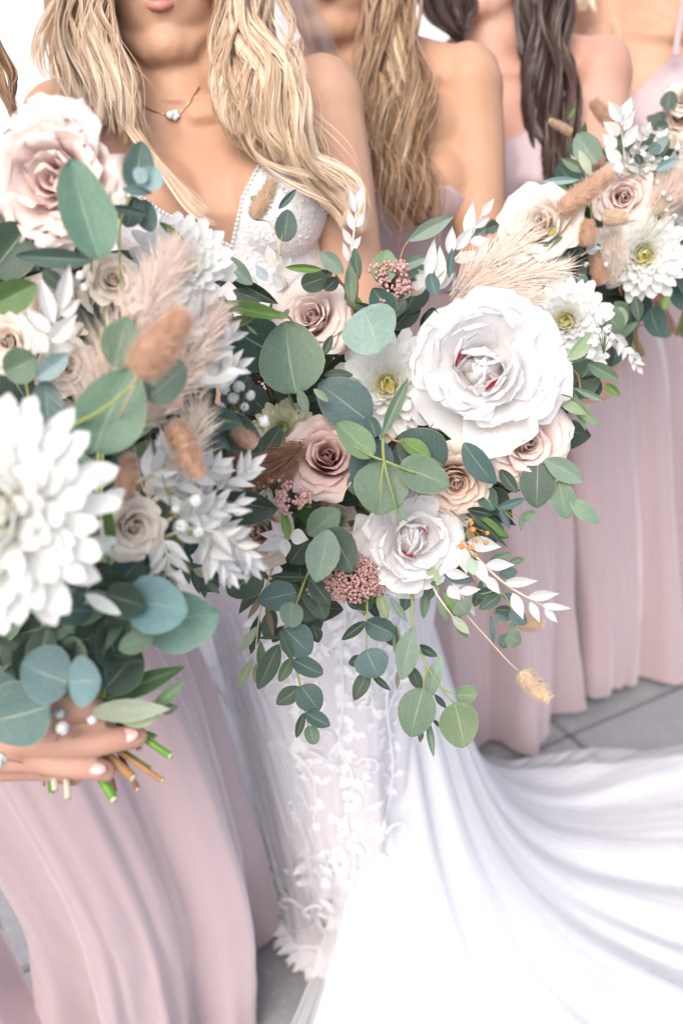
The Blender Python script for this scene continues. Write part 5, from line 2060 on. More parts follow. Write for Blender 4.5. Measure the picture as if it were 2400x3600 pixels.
# hanging eucalyptus 2
s = sprig('eucalyptus_sprig', BQ, [(1300, 2060, D + .02), (1291, 2100, D), (1290, 2190, D - .01), (1287, 2290, D - .01)], (.0012, .0006))
leaves(s, [
    (1287, 2185, 1200, 2248, 40, -.02, 'd', 'oval'),
    (1287, 2182, 1388, 2235, 88, -.01, 't', 'round', dict(roll=.3)),
    (1286, 2284, 1330, 2382, 122, -.025, 'b', 'round', dict(var=0)),
    (1280, 2318, 1224, 2330, 46, 0, 'd', 'oval'),
    (1296, 2352, 1246, 2466, 56, -.01, 'd', 'oval'),
    (1305, 2370, 1370, 2427, 26, -.01, 'd', 'oval'),
    (1250, 2080, 1290, 2150, 70, .02, 'd', 'round'),
    (1225, 2130, 1290, 2080, 70, .025, 't', 'round'),
    (1330, 2080, 1360, 2180, 44, .01, 'y', 'lance'),
    (1370, 2100, 1430, 2190, 30, 0, 'm', 'lance'),
    (1360, 2190, 1390, 2270, 60, .02, 'd', 'oval'),
    (1390, 2190, 1400, 2330, 34, .02, 's', 'lance'),
    (1400, 2350, 1395, 2425, 18, .02, 'br', 'lance'),
], D)
# hanging eucalyptus 3
s = sprig('eucalyptus_sprig', BQ, [(1450, 2060, D + .01), (1448, 2130, D), (1456, 2230, D - .005), (1500, 2340, D - .01), (1550, 2420, D - .01), (1597, 2475, D - .01)], (.0016, .0007), 'stem_green')
tube_obj('twig', [at(1500, 2345, D - .01), at(1490, 2390, D - .015), at(1486, 2425, D - .02)], (.0011, .0007), M['stem_green'], s, 6, 8)
tube_obj('twig', [at(1550, 2420, D - .01), at(1580, 2435, D - .01), at(1602, 2440, D - .01)], (.0009, .0006), M['stem_green'], s, 6, 8)
leaves(s, [
    (1450, 2205, 1412, 2392, 84, -.012, 'm', 'oval', dict(var=0)),
    (1486, 2420, 1440, 2592, 132, -.03, 'g', 'round', dict(var=0, roll=.1)),
    (1596, 2470, 1640, 2624, 138, -.02, (.16, .22, .12), 'round', dict(var=1)),
    (1600, 2442, 1676, 2450, 74, -.005, (.16, .23, .13), 'round'),
    (1500, 2460, 1550, 2300, 56, .0, 'm', 'oval', dict(var=0)),
    (1503, 2525, 1522, 2660, 28, -.01, 'm', 'lance'),
    (1482, 2562, 1476, 2612, 20, .01, 'd', 'lance'),
    (1460, 2268, 1535, 2308, 36, .01, 'd', 'oval'),
    (1440, 2340, 1480, 2430, 46, .015, 'd', 'oval'),
    (1525, 2440, 1570, 2490, 22, .01, 'd', 'lance'),
    (1515, 2525, 1562, 2566, 14, .01, 'd', 'lance'),
    (1500, 2060, 1490, 2175, 36, .02, 'g', 'oval'),
    (1445, 2060, 1420, 2150, 50, .02, 't', 'oval'),
], D)
# hanging right sprays
s = sprig('olive_sprig', BQ, [(1500, 2000, D + .01), (1530, 2080, D), (1570, 2140, D), (1610, 2190, D)], (.0015, .0008), 'stem_pale')
leaves(s, [
    (1512, 2050, 1540, 2056, 20, 0, 'g', 'lance'),
    (1505, 1990, 1540, 2052, 38, -.02, 'y', 'lance'),
    (1535, 2100, 1578, 2194, 24, 0, 'g', 'lance'),
    (1555, 2080, 1622, 2175, 26, 0, 'gg', 'lance'),
    (1586, 2165, 1652, 2228, 34, -.015, 's', 'lance'),
    (1590, 2175, 1646, 2244, 30, 0, 'gg', 'lance'),
    (1520, 2030, 1560, 2070, 30, 0, 'gg', 'oval'),
    (1525, 2050, 1508, 2110, 30, .01, 'd', 'oval'),
], D)
s = sprig('eucalyptus_sprig', BQ, [(1560, 1960, D + .02), (1640, 2010, D + .01), (1690, 2090, D), (1730, 2160, D), (1790, 2240, D + .005)], (.0013, .0006), 'stem_brown')
tube_obj('twig', [at(1690, 2090, D), at(1760, 2080, D - .005), at(1800, 2150, D - .01)], (.0009, .0006), M['stem_green'], s, 5, 8)
leaves(s, [
    (1560, 2020, 1662, 2042, 44, -.005, 'b', 'oval'),
    (1610, 2115, 1642, 2160, 72, -.01, 'g', 'round', dict(var=0)),
    (1598, 2125, 1590, 2165, 60, .0, 'd', 'round'),
    (1760, 2090, 1685, 2145, 46, -.01, 'd', 'oval'),
    (1660, 2090, 1745, 2080, 42, 0, 't', 'oval'),
    (1690, 2080, 1660, 2130, 40, .01, 'd', 'oval'),
    (1765, 2090, 1840, 2120, 36, 0, 'b', 'oval'),
    (1728, 2160, 1805, 2170, 44, 0, 'b', 'oval'),
    (1738, 2142, 1805, 2148, 34, -.005, 'd', 'oval'),
    (1792, 2148, 1850, 2195, 52, -.01, 'b', 'round'),
    (1725, 2165, 1735, 2262, 20, .005, 'b', 'oval'),
    (1812, 2180, 1790, 2216, 22, 0, 'g', 'oval'),
    (1782, 2232, 1828, 2262, 64, -.005, 'g', 'round', dict(var=0)),
    (1778, 2230, 1765, 2280, 48, .005, 't', 'round'),
    (1690, 2040, 1685, 2080, 18, 0, 'd', 'oval'),
    (1720, 1970, 1800, 1950, 34, .0, 'g', 'oval'),
    (1725, 1975, 1795, 1985, 30, .005, 't', 'oval'),
    (1790, 1975, 1842, 1970, 30, .0, 'g', 'oval'),
    (1755, 2020, 1818, 2005, 44, .005, 'b', 'oval'),
    (1700, 2005, 1640, 1975, 60, .015, 'd', 'oval'),
    (1640, 2010, 1600, 1975, 50, .02, 'dd', 'oval'),
    (1600, 1990, 1575, 1950, 60, .02, 'b', 'round'),
], D)
s = sprig('ruscus_sprig', BQ, [(1600, 1760, D + .02), (1700, 1830, D + .01), (1780, 1920, D + .01)], (.001, .0005), 'stem_green')
leaves(s, [
    (1640, 1795, 1790, 1892, 40, 0, 'gg', 'lance'),
    (1650, 1800, 1785, 1926, 24, -.01, 'dd', 'lance'),
    (1700, 1850, 1790, 1890, 36, .005, 'd', 'oval'),
    (1690, 1870, 1740, 1912, 60, .01, 'd', 'round'),
    (1610, 1850, 1640, 1905, 60, .01, 't', 'oval'),
    (1640, 1860, 1665, 1910, 30, -.01, 'l', 'oval'),
    (1600, 1770, 1690, 1800, 40, .01, 'dd', 'lance'),
], D)


def ruscus(parent, pts, rows, d, label=None, r=(.0016, .0007)):
    s = sprig('bleached_ruscus_sprig', parent, pts, r, 'stem_pale', label=label)
    leaves(s, rows, d)
    return s


ruscus(BQ, [(1620, 1900, D - .01), (1680, 1965, D - .02), (1770, 2050, D - .02), (1870, 2110, D - .02), (1930, 2140, D - .02)], [
    (1640, 1905, 1760, 1930, 60, -.02, 'w', 'rus'),
    (1620, 1915, 1640, 2022, 50, -.01, 'ww', 'rus'),
    (1650, 1960, 1670, 2020, 40, -.03, (.45, .55, .45), 'oval'),
    (1668, 1970, 1720, 2060, 44, -.03, 'w', 'rus'),
    (1705, 1985, 1808, 1990, 44, -.02, 'w', 'rus'),
    (1705, 2025, 1756, 2090, 40, -.03, 'w', 'rus'),
    (1768, 2050, 1892, 2046, 40, -.02, 'w', 'rus'),
    (1800, 2085, 1842, 2178, 42, -.03, 'w', 'rus'),
    (1852, 2100, 1966, 2088, 40, -.02, 'w', 'rus'),
    (1862, 2115, 1894, 2188, 34, -.03, 'w', 'rus'),
    (1900, 2128, 2010, 2140, 26, -.02, 'w', 'rus'),
    (1912, 2140, 1958, 2190, 28, -.03, 'w', 'rus'),
], D, 'long drooping spray of white leaves')
ruscus(BQ, [(1560, 1990, D + .01), (1600, 2060, D), (1640, 2120, D)], [
    (1560, 2010, 1650, 2030, 40, -.01, 'w', 'rus'), (1575, 2060, 1615, 2110, 50, 0, 'w', 'rus'), (1610, 2080, 1690, 2075, 36, -.01, 'w', 'rus'),
    (1640, 2110, 1668, 2168, 26, .01, 'w', 'rus'), (1585, 2045, 1640, 2055, 36, 0, 'w', 'rus')], D)
ruscus(BQ, [(1220, 970, D + .02), (1238, 860, D), (1250, 770, D), (1262, 670, D)], [
    (1225, 920, 1205, 850, 24, 0, 'w', 'rus'), (1232, 880, 1270, 830, 26, 0, 'w', 'rus'), (1235, 860, 1200, 800, 26, 0, 'w', 'rus'),
    (1245, 800, 1278, 745, 30, 0, 'w', 'rus'), (1242, 810, 1220, 735, 28, 0, 'w', 'rus'), (1250, 740, 1272, 648, 34, 0, 'w', 'rus'), (1248, 750, 1228, 655, 26, 0, 'w', 'rus'),
    (1230, 900, 1262, 900, 24, 0, 'w', 'rus')], D, 'short upright white leaf spray')
ruscus(BQ, [(1400, 1060, D + .02), (1500, 1000, D), (1590, 920, D), (1650, 840, D), (1710, 720, D)], [
    (1500, 990, 1525, 830, 40, 0, 'w', 'rus'), (1550, 1000, 1545, 860, 44, 0, 'w', 'rus'), (1580, 900, 1590, 795, 40, 0, 'w', 'rus'), (1600, 880, 1665, 800, 44, 0, 'w', 'rus'),
    (1640, 830, 1660, 705, 42, 0, 'w', 'rus'), (1665, 800, 1720, 765, 30, 0, 'w', 'rus'), (1690, 760, 1738, 700, 32, 0, 'w', 'rus'), (1650, 850, 1720, 840, 34, 0, 'w', 'rus'),
    (1600, 920, 1680, 880, 40, 0, 'w', 'rus'), (1500, 1000, 1460, 940, 40, .01, 'w', 'rus'), (1520, 1010, 1600, 960, 46, .01, 'w', 'rus'), (1700, 900, 1685, 820, 36, .02, 'w', 'rus'),
    (1450, 1040, 1510, 960, 44, .01, 'w', 'rus'), (1630, 900, 1740, 900, 40, .02, 'w', 'rus')], D)
ruscus(BQ, [(1060, 1900, D - .02), (990, 1890, D - .03), (940, 1910, D - .03)], [
    (1000, 1885, 910, 1880, 36, -.04, 'w', 'rus'), (1000, 1895, 900, 1936, 48, -.04, 'w', 'rus'), (1000, 1895, 1002, 1960, 44, -.045, 'w', 'rus'), (1020, 1880, 1085, 1895, 56, -.045, 'w', 'rus'),
    (1000, 1880, 950, 1835, 40, -.04, 'w', 'rus'), (990, 1900, 950, 1950, 36, -.04, 'w', 'rus'), (1015, 1870, 985, 1820, 30, -.04, 'w', 'rus'), (1000, 1890, 940, 1960, 26, -.03, 'w', 'rus'),
    (930, 1720, 910, 1778, 24, -.04, 'w', 'rus'), (940, 1710, 958, 1780, 22, -.04, 'w', 'rus'), (945, 1640, 948, 1600, 22, -.04, 'w', 'rus')], D)

beads('rice_flower', BQ, 1365, 1000, .955, 95, 95, 240, 13, 'rice', 3, clumps=16)
beads('rice_flower', BQ, 1030, 1750, .92, 78, 78, 170, 14, 'rice', 4, clumps=14)
beads('rice_flower', BQ, 1232, 2030, .965, 100, 88, 300, 13, 'rice', 5, elong=1.5)
beads('rice_flower', BQ, 1320, 2065, .975, 36, 30, 50, 11, 'rice', 6)
beads('rice_flower', BQ, 1100, 2075, .96, 22, 26, 20, 12, 'rice', 7)
beads('rice_flower', BQ, 925, 1320, .985, 48, 40, 80, 10, 'rice_dark', 8)
sf = sprig('flax_sprig', BQ, [(1580, 1790, D), (1640, 1850, D - .03), (1660, 1900, D - .03)], (.0007, .0005), 'stem_brown')
for (u, v, r) in ((1652, 1830, 9), (1662, 1862, 10), (1712, 1874, 8), (1706, 1908, 9), (1674, 1903, 7), (1650, 1926, 11), (1672, 1952, 8), (1622, 1922, 10), (1658, 1838, 7)):
    V, F = [], []
    ellipsoid(V, F, at(u, v, D - .045), r / FPX * D, sub=2)
    tube(V, F, [at(1645, 1845, D - .02), at(u, v, D - .045)], .0004, 4)
    obj('seed_pod', mesh('seed_pod', V, F, M['flax']), sf)
plume(BQ, [(1080, 1560, D - .01), (980, 1625, D - .04), (860, 1650, D - .05), (740, 1665, D - .05)], 100, 'pampas_dark', 1300, 3, .055, .00035, (.1, .5))
sf = sprig('flax_sprig', BQ, [(1010, 1680, D), (900, 1680, D - .04), (760, 1640, D - .05)], (.0007, .0005), 'stem_brown')
for k in range(26):
    u, v = 740 + rnd.random() * 240, 1610 + rnd.random() * 130
    V, F = [], []
    ellipsoid(V, F, at(u, v, D - .055), rnd.uniform(5, 9) / FPX * D, sub=1)
    obj('seed_pod', mesh('seed_pod', V, F, M['flax']), sf)
plume(BQ, [(1590, 1060, D + .01), (1680, 970, D - .01), (1760, 900, D - .01), (1850, 830, D - .01)], 140, 'pampas', 650, 4, .05, .0003, (.1, .75))
plume(BQ, [(1640, 1030, D), (1760, 1000, D - .01), (1880, 960, D - .01), (1960, 950, D)], 110, 'pampas', 650, 5, .055, .0003, (.1, .6))
plume(BQ, [(1700, 1080, D), (1800, 1060, D - .01), (1880, 1040, D - .01)], 80, 'pampas', 500, 6, .04, .0003, (.1, .6))
bunny_tail(BQ, 890, 770, 960, 640, 66, D - .01, 'bunny_pale', [(1000, 1010, D), (985, 900, D), (958, 790, D)], seed=3)
bunny_tail(BQ, 958, 795, 905, 650, 64, D - .01, 'bunny_pale', [(1000, 1010, D), (985, 900, D)], seed=3) if False else None
bunny_tail(BQ, 1826, 2362, 1920, 2450, 66, D + .01, 'bunny_pale', [(1600, 2120, D), (1700, 2230, D), (1780, 2320, D)], seed=4)
bunny_tail(BQ, 1820, 2190, 1895, 2192, 48, D + .14, 'bunny_pale', seed=5)
bunny_tail(BQ, 905, 1580, 830, 1520, 48, D - .13, 'bunny', seed=6)
s = sprig('eucalyptus_sprig', BQ, [(985, 900, D), (990, 840, D), (1000, 790, D)], (.0009, .0005))
leaves(s, [(1000, 850, 1012, 735, 78, 0, 't', 'round', dict(var=0)), (978, 735, 1044, 668, 28, 0, 'b', 'oval'), (880, 690, 905, 710, 22, 0, 'br', 'oval')], D)
ruscus(BQ, [(1060, 1050, D + .03), (980, 960, D + .02), (950, 880, D + .02)], [
    (960, 930, 940, 860, 40, .02, 'ww', 'rus'), (980, 980, 1020, 900, 50, .02, 'ww', 'rus'), (1000, 1010, 960, 960, 50, .02, 'ww', 'rus'), (1060, 1040, 1110, 980, 46, .03, 'ww', 'rus'),
    (900, 1020, 860, 960, 40, .03, 'ww', 'rus'), (940, 990, 900, 930, 40, .02, (.6, .7, .72), 'rus')], D)
ruscus(BQ, [(1500, 960, D + .03), (1460, 920, D + .03)], [(1500, 980, 1440, 950, 40, .02, 'ww', 'rus'), (1520, 960, 1480, 900, 40, .02, 'ww', 'rus'), (1480, 1000, 1430, 1010, 34, .02, 'ww', 'rus')], D)
gyp(BQ, [(1210, 2075, 10), (1250, 2085, 9), (1170, 2105, 8), (1290, 2095, 9), (1350, 1970, 9), (1330, 2000, 8), (1370, 1990, 8)], D - .01, 4)
gyp(BQ, [(2080, 1100, 16), (2110, 1130, 18), (2130, 1160, 18), (2100, 1165, 16), (2150, 1185, 16), (2125, 1115, 14), (2140, 1150, 14)], D + .04, 5)

# ================================================================== NEAR LEFT BOUQUET
DA = .74
BA = thing('bouquet', 'closest bouquet at the left with a huge white bloom, held by its cut stems', 'bouquet', at(250, 2100, DA + .08))
HA = at(330, 2640, .765)
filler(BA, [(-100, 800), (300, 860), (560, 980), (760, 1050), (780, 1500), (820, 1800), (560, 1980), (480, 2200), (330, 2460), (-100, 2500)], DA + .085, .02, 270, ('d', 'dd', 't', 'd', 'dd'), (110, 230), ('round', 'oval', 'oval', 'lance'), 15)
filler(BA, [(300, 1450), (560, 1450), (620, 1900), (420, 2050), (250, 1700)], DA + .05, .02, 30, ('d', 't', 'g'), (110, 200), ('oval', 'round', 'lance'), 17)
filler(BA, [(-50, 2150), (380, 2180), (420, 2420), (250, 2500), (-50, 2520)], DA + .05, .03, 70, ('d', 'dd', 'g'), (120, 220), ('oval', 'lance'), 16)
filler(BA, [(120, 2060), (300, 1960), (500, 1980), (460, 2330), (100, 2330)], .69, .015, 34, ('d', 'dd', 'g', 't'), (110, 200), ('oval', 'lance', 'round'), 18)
flower('rose_garden', 'rose', BA, 215, 640, .74, 225, -.45, .12, .8, 'big open blush rose at the top of the bouquet', HA, .3)
flower('mum_big', 'chrysanthemum', BA, -50, 1800, .56, 455, -.25, .05, .2, 'huge white chrysanthemum closest to the camera', HA, .3)
flower('mum', 'chrysanthemum', BA, 640, 930, .80, 205, .1, .25, .5, 'white chrysanthemum with yellow heart', HA, .35)
flower('rose_cream', 'rose', BA, 400, 985, .76, 100, .1, .2, .5, 'cream rose beside the white chrysanthemum', HA)
flower('rose_cream', 'rose', BA, 190, 1100, .80, 150, -.1, .1, 1.5, 'cream rose behind the white sprays', HA)
flower('rose_cream', 'rose', BA, 30, 1200, .72, 110, -.2, .1, 2.5, 'white rose at the left edge', HA)
flower('rose_cream', 'rose', BA, 470, 1850, .70, 120, .3, -.2, 2.5, 'cream rose beside the huge bloom', HA)
flower('rose_cream', 'rose', BA, 230, 1290, .78, 110, .3, -.2, 4.5, 'peach tinted cream rose', HA)
s = sprig('eucalyptus_sprig', BA, [(440, 1100, DA), (420, 900, DA - .02), (430, 760, DA - .02), (490, 640, DA - .01)], (.0014, .0007))
leaves(s, [
    (350, 916, 232, 566, 185, -.07, (.14, .24, .175), 'round', dict(roll=.35, var=1)),
    (482, 675, 488, 498, 108, -.02, 't', 'round', dict(var=1)),
    (520, 670, 548, 588, 86, -.05, 'pb', 'round'),
    (515, 640, 470, 595, 50, -.055, 'pb', 'round'),
    (430, 665, 535, 676, 34, -.045, 'b', 'oval'),
    (480, 690, 450, 800, 90, -.01, 't', 'round'),
    (490, 700, 540, 810, 80, .0, 'b', 'round'),
    (380, 725, 530, 760, 34, -.03, 't', 'lance'),
    (100, 800, -40, 960, 190, .0, 'd', 'round'),
    (40, 960, -50, 760, 120, .03, 'gg', 'oval'),
    (330, 915, 60, 905, 70, -.02, 't', 'oval'),
    (134, 1000, -40, 1080, 120, -.02, (.10, .17, .06), 'oval'),
    (150, 950, 230, 1020, 60, 0, 'd', 'oval'),
    (20, 1310, 136, 1260, 130, -.05, 'g', 'round'),
    (130, 1330, 250, 1250, 80, -.05, 'pb', 'oval'),
    (170, 1490, 160, 1335, 110, -.04, 'b', 'round'),
    (560, 780, 650, 850, 30, .02, 'gg', 'lance'),
], DA)
s = sprig('eucalyptus_sprig', BA, [(223, 1512, .64), (360, 1440, .63), (480, 1340, .63), (560, 1240, .64)], (.0015, .0008))
leaves(s, [
    (330, 1590, 440, 1290, 240, 0, (.15, .24, .17), 'round', dict(var=1)),
    (520, 1400, 660, 1290, 150, .01, (.11, .17, .13), 'round'),
    (400, 1290, 450, 1110, 140, .01, 'g', 'oval'),
    (290, 1560, 230, 1440, 90, .03, 'd', 'oval'),
], .645)
s = sprig('eucalyptus_sprig', BA, [(560, 1600, .78), (700, 1500, .78), (820, 1480, .78)], (.0013, .0007))
leaves(s, [(700, 1450, 850, 1500, 88, 0, 't', 'oval'), (740, 1520, 812, 1585, 36, 0, 'b', 'oval'), (740, 1330, 830, 1290, 80, .01, 'b', 'oval'), (560, 1600, 640, 1620, 40, 0, 'd', 'oval'), (545, 1450, 590, 1510, 40, 0, 'dd', 'oval')], .78)
s = sprig('eucalyptus_sprig', BA, [(380, 2300, .74), (420, 2140, .70), (520, 2090, .69)], (.0016, .001))
leaves(s, [
    (365, 2110, 500, 1960, 130, .02, 't', 'round'),
    (480, 2030, 585, 1925, 80, .04, 't', 'oval'),
    (500, 2200, 765, 2140, 220, .02, (.16, .29, .24), 'round', dict(roll=.2, var=1)),
    (445, 2115, 665, 2130, 200, -.02, (.17, .30, .31), 'round', dict(roll=-.1, var=1)),
    (395, 1932, 375, 1760, 42, -.03, 'gg', 'oval'),
    (520, 1940, 610, 2020, 40, .03, 'w', 'rus'),
    (330, 2330, 470, 2270, 140, .03, 'b', 'round'),
    (300, 2280, 130, 2300, 60, .0, 'g', 'oval'),
], .70)
s = sprig('eucalyptus_sprig', BA, [(320, 2500, .74), (260, 2420, .68), (230, 2400, .66)], (.0016, .001))
leaves(s, [
    (250, 2400, 70, 2350, 200, .0, (.12, .21, .22), 'round', dict(var=1)),
    (240, 2400, 355, 2390, 175, -.015, (.15, .26, .28), 'round', dict(var=0)),
    (240, 2390, 290, 2310, 120, .03, 'b', 'round'),
    (180, 2480, -60, 2560, 230, .02, (.09, .16, .15), 'round', dict(var=1)),
    (60, 2400, -60, 2450, 120, .05, 'b', 'round'),
    (370, 2420, 500, 2280, 160, .06, 'd', 'round'),
], .665)
s = sprig('olive_sprig', BA, [(330, 2520, .76), (400, 2480, .74), (540, 2470, .73)], (.0016, .001))
leaves(s, [
    (357, 2465, 652, 2335, 76, 0, (.07, .14, .06), 'lance', dict(var=1)),
    (300, 2505, 600, 2492, 84, -.02, 's', 'lance', dict(var=0)),
    (430, 2545, 570, 2500, 70, -.015, 'y', 'lance'),
    (535, 2490, 652, 2400, 50, .0, 'l', 'lance'),
    (555, 2500, 630, 2480, 40, .01, 'g', 'lance'),
    (350, 2400, 480, 2390, 60, .03, 'd', 'lance'),
    (160, 2300, 420, 2260, 60, .03, 'd', 'lance'),
], .74)
# white ruscus, sharp one at the upper left
ruscus(BA, [(190, 1260, DA), (190, 1160, DA - .04), (210, 1060, DA - .05), (240, 960, DA - .05)], [
    (190, 1140, 145, 975, 56, -.06, 'w', 'rus'), (215, 1090, 248, 930, 56, -.06, 'w', 'rus'), (208, 1110, 285, 1050, 50, -.06, 'w', 'rus'), (183, 1170, 95, 1082, 54, -.06, 'w', 'rus'),
    (180, 1200, 275, 1105, 70, -.065, 'w', 'rus'), (170, 1240, 90, 1155, 70, -.06, 'w', 'rus'), (180, 1230, 270, 1220, 60, -.05, 'w', 'rus')], DA, 'white leaf spray below the top rose')
rg_ = random.Random(77)
for (pts, d, n, seed) in (
        ([(560, 1850, .78), (700, 1760, .78), (800, 1700, .79), (880, 1640, .80)], .78, 7, 1),
        ([(520, 1780, .76), (640, 1700, .76), (760, 1640, .77)], .76, 7, 2),
        ([(540, 1900, .76), (680, 1860, .75), (800, 1890, .75), (880, 1960, .76)], .76, 7, 3),
        ([(600, 1800, .76), (700, 1800, .75), (830, 1770, .76)], .76, 7, 4),
        ([(480, 1700, .74), (560, 1640, .74), (600, 1560, .75)], .74, 5, 5),
        ([(640, 1380, .76), (720, 1280, .77), (800, 1180, .78)], .77, 8, 6),
        ([(600, 1250, .74), (660, 1150, .75), (720, 1080, .76)], .75, 7, 7),
        ([(700, 1400, .76), (760, 1330, .77), (830, 1290, .78)], .77, 5, 8),
        ([(700, 1850, .76), (760, 1950, .76), (800, 2010, .76)], .76, 6, 9),
        ([(560, 1860, .74), (590, 1960, .74), (600, 2040, .74)], .74, 4, 10)):
    auto_sprig('bleached_ruscus_sprig', BA, [(a, b, c - .03) for a, b, c in pts], n, 125, 48, 'rus', ('w', 'w', 'ww'), 45, 'stem_pale', (.0014, .0007), seed, jd=.02)
auto_sprig('bleached_ruscus_sprig', BA, [(660, 1850, .75), (800, 1900, .75), (880, 1990, .75)], 9, 110, 44, 'rus', ('w',), 45, 'stem_pale', (.0014, .0007), 33)
auto_sprig('olive_sprig', BA, [(560, 1880, .82), (650, 1980, .82), (720, 2040, .83)], 4, 120, 44, 'lance', ('g', 'd', 's'), 40, 'stem_green', (.0014, .0007), 34)
bunny_tail(BA, 480, 1320, 640, 1110, 140, .60, 'bunny', [(400, 1500, .66), (450, 1400, .62)], seed=11, n=2000, hairpx=60)
bunny_tail(BA, 610, 1480, 695, 1670, 105, .68, 'bunny', seed=12, n=1200, hairpx=36)
bunny_tail(BA, 440, 1760, 455, 1610, 70, .68, 'bunny', seed=13, hairpx=34)
bunny_tail(BA, 900, 1570, 830, 1515, 56, .80, 'bunny', seed=14)
plume(BA, [(330, 1560, .70), (380, 1350, .68), (470, 1180, .68), (560, 1000, .70), (620, 880, .72)], 190, 'pampas_pink', 1700, 7, .045, .0003, (.2, 1.1))
plume(BA, [(480, 1500, .72), (600, 1350, .72), (700, 1200, .73), (760, 1080, .74)], 150, 'pampas_pink', 900, 8, .04, .0003, (.2, 1.1))
plume(BA, [(520, 1750, .74), (640, 1600, .74), (700, 1450, .75)], 120, 'pampas', 900, 9, .04, .0004, (.15, .8))
gyp(BA, [(800, 1330, 24), (840, 1360, 26), (880, 1390, 24), (820, 1400, 26), (860, 1430, 20), (790, 1370, 22), (930, 1480, 26), (780, 1430, 18)], .79, 6)
gyp(BA, [(690, 1760, 30), (640, 1850, 30), (570, 1670, 20), (560, 1560, 18), (700, 1870, 26), (620, 1790, 20)], .70, 7)
gyp(BA, [(285, 970, 22), (320, 775, 24), (330, 800, 20), (360, 900, 20), (300, 1010, 20)], .72, 8)
gyp(BA, [(210, 2510, 22), (325, 2530, 22), (220, 2560, 30), (0, 2670, 32), (10, 2560, 24)], .70, 9)
s = sprig('single_white_petal_spray', BA, [(300, 2120, .66), (350, 2110, .655)], (.001, .0008), 'stem_green')
s.name = 'petal_spray'
leaves(s, [(300, 2090, 425, 2160, 50, -.02, 'w', 'oval'), (240, 1960, 420, 1900, 80, 0, 'w', 'oval'), (350, 1780, 440, 1720, 60, 0, 'w', 'oval')], .66)
# cut stems below the hand
for (u0, v0, u1, v1, r, mt, d0, d1) in (
        (455, 2560, 600, 2658, 13, 'stem_bright', .765, .74), (440, 2550, 548, 2590, 9, 'stem_bright', .78, .77),
        (335, 2700, 402, 2812, 17, 'stem_bright', .765, .74), (360, 2640, 470, 2735, 17, 'stem_brown', .76, .745), (400, 2630, 572, 2745, 10, 'stem_brown', .765, .745),
        (415, 2625, 530, 2700, 6, 'stem_green', .77, .76), (380, 2680, 405, 2785, 9, 'stem_red', .78, .77), (440, 2690, 485, 2775, 10, 'stem_red', .78, .765),
        (188, 2690, 195, 2775, 13, 'stem_pale', .77, .76), (232, 2700, 240, 2805, 12, 'stem_pale', .77, .755), (170, 2690, 182, 2790, 10, 'stem_bright', .785, .775),
        (158, 2690, 155, 2765, 5, 'stem_brown', .785, .78), (470, 2600, 492, 2635, 10, 'stem_red', .78, .775), (350, 2540, 500, 2600, 16, 'stem_brown', .785, .775)):
    a, b = at(u0, v0, d0), at(u1, v1, d1)
    back = a + (a - b).normalized() * .05 + FWD * .01
    st = tube_obj('stem', [back, a, b], r / FPX * d1, M[mt], BA, 10)
    V, F = [], []
    dr = (b - a).normalized()
    tube(V, F, [b, b + dr * .0006], r / FPX * d1 * .93, 10)
    obj('cut_end', mesh('cut_end', V, F, M['stem_pale']), st)

# ================================================================== RIGHT BOUQUETS
DC = 1.17
BC = thing('bouquet', 'bouquet right of the centre with pale pink rose, bunny tails and two white chrysanthemums', 'bouquet', at(2080, 950, DC + .08))
HC = at(2200, 1150, 1.30)
filler(BC, [(1700, 900), (1780, 760), (2000, 640), (2150, 560), (2300, 560), (2420, 700), (2420, 1000), (2290, 1120), (2160, 1230), (1950, 1250), (1780, 1080)], DC + .08, .02, 170,
       ('d', 'dd', 't', 'd', 'g'), (60, 130), ('round', 'oval', 'lance'), 25)
filler(BC, [(2000, 500), (2330, 520), (2400, 700), (2100, 620)], DC + .09, .02, 30, ('d', 'g', 't'), (60, 110), ('oval', 'lance'), 26)
flower('rose_cream', 'rose', BC, 1895, 790, 1.14, 150, -.2, .35, .8, 'cream rose at the left of the bouquet', HC)
flower('rose_blush', 'rose', BC, 2190, 695, 1.18, 118, .1, .1, 1.8, 'pale pink rose', HC)
flower('mum_far', 'chrysanthemum', BC, 2265, 900, 1.17, 170, .05, -.05, .8, 'white chrysanthemum under the pink rose', HC)
flower('mum_far', 'chrysanthemum', BC, 1985, 1120, 1.10, 165, -.05, .15, 2.8, 'white chrysanthemum behind the large peony', HC)
flower('mum_far', 'chrysanthemum', BC, 2030, 1240, 1.13, 120, .1, .1, 1.2, 'small white chrysanthemum beside the large peony', HC)
flower('mum_far', 'chrysanthemum', BC, 2400, 720, 1.22, 90, .1, 0, 1.2, 'white chrysanthemum at the right edge', HC)
s = sprig('eucalyptus_sprig', BC, [(2080, 800, DC), (2070, 650, DC - .02), (2050, 540, DC - .02)], (.0014, .0008))
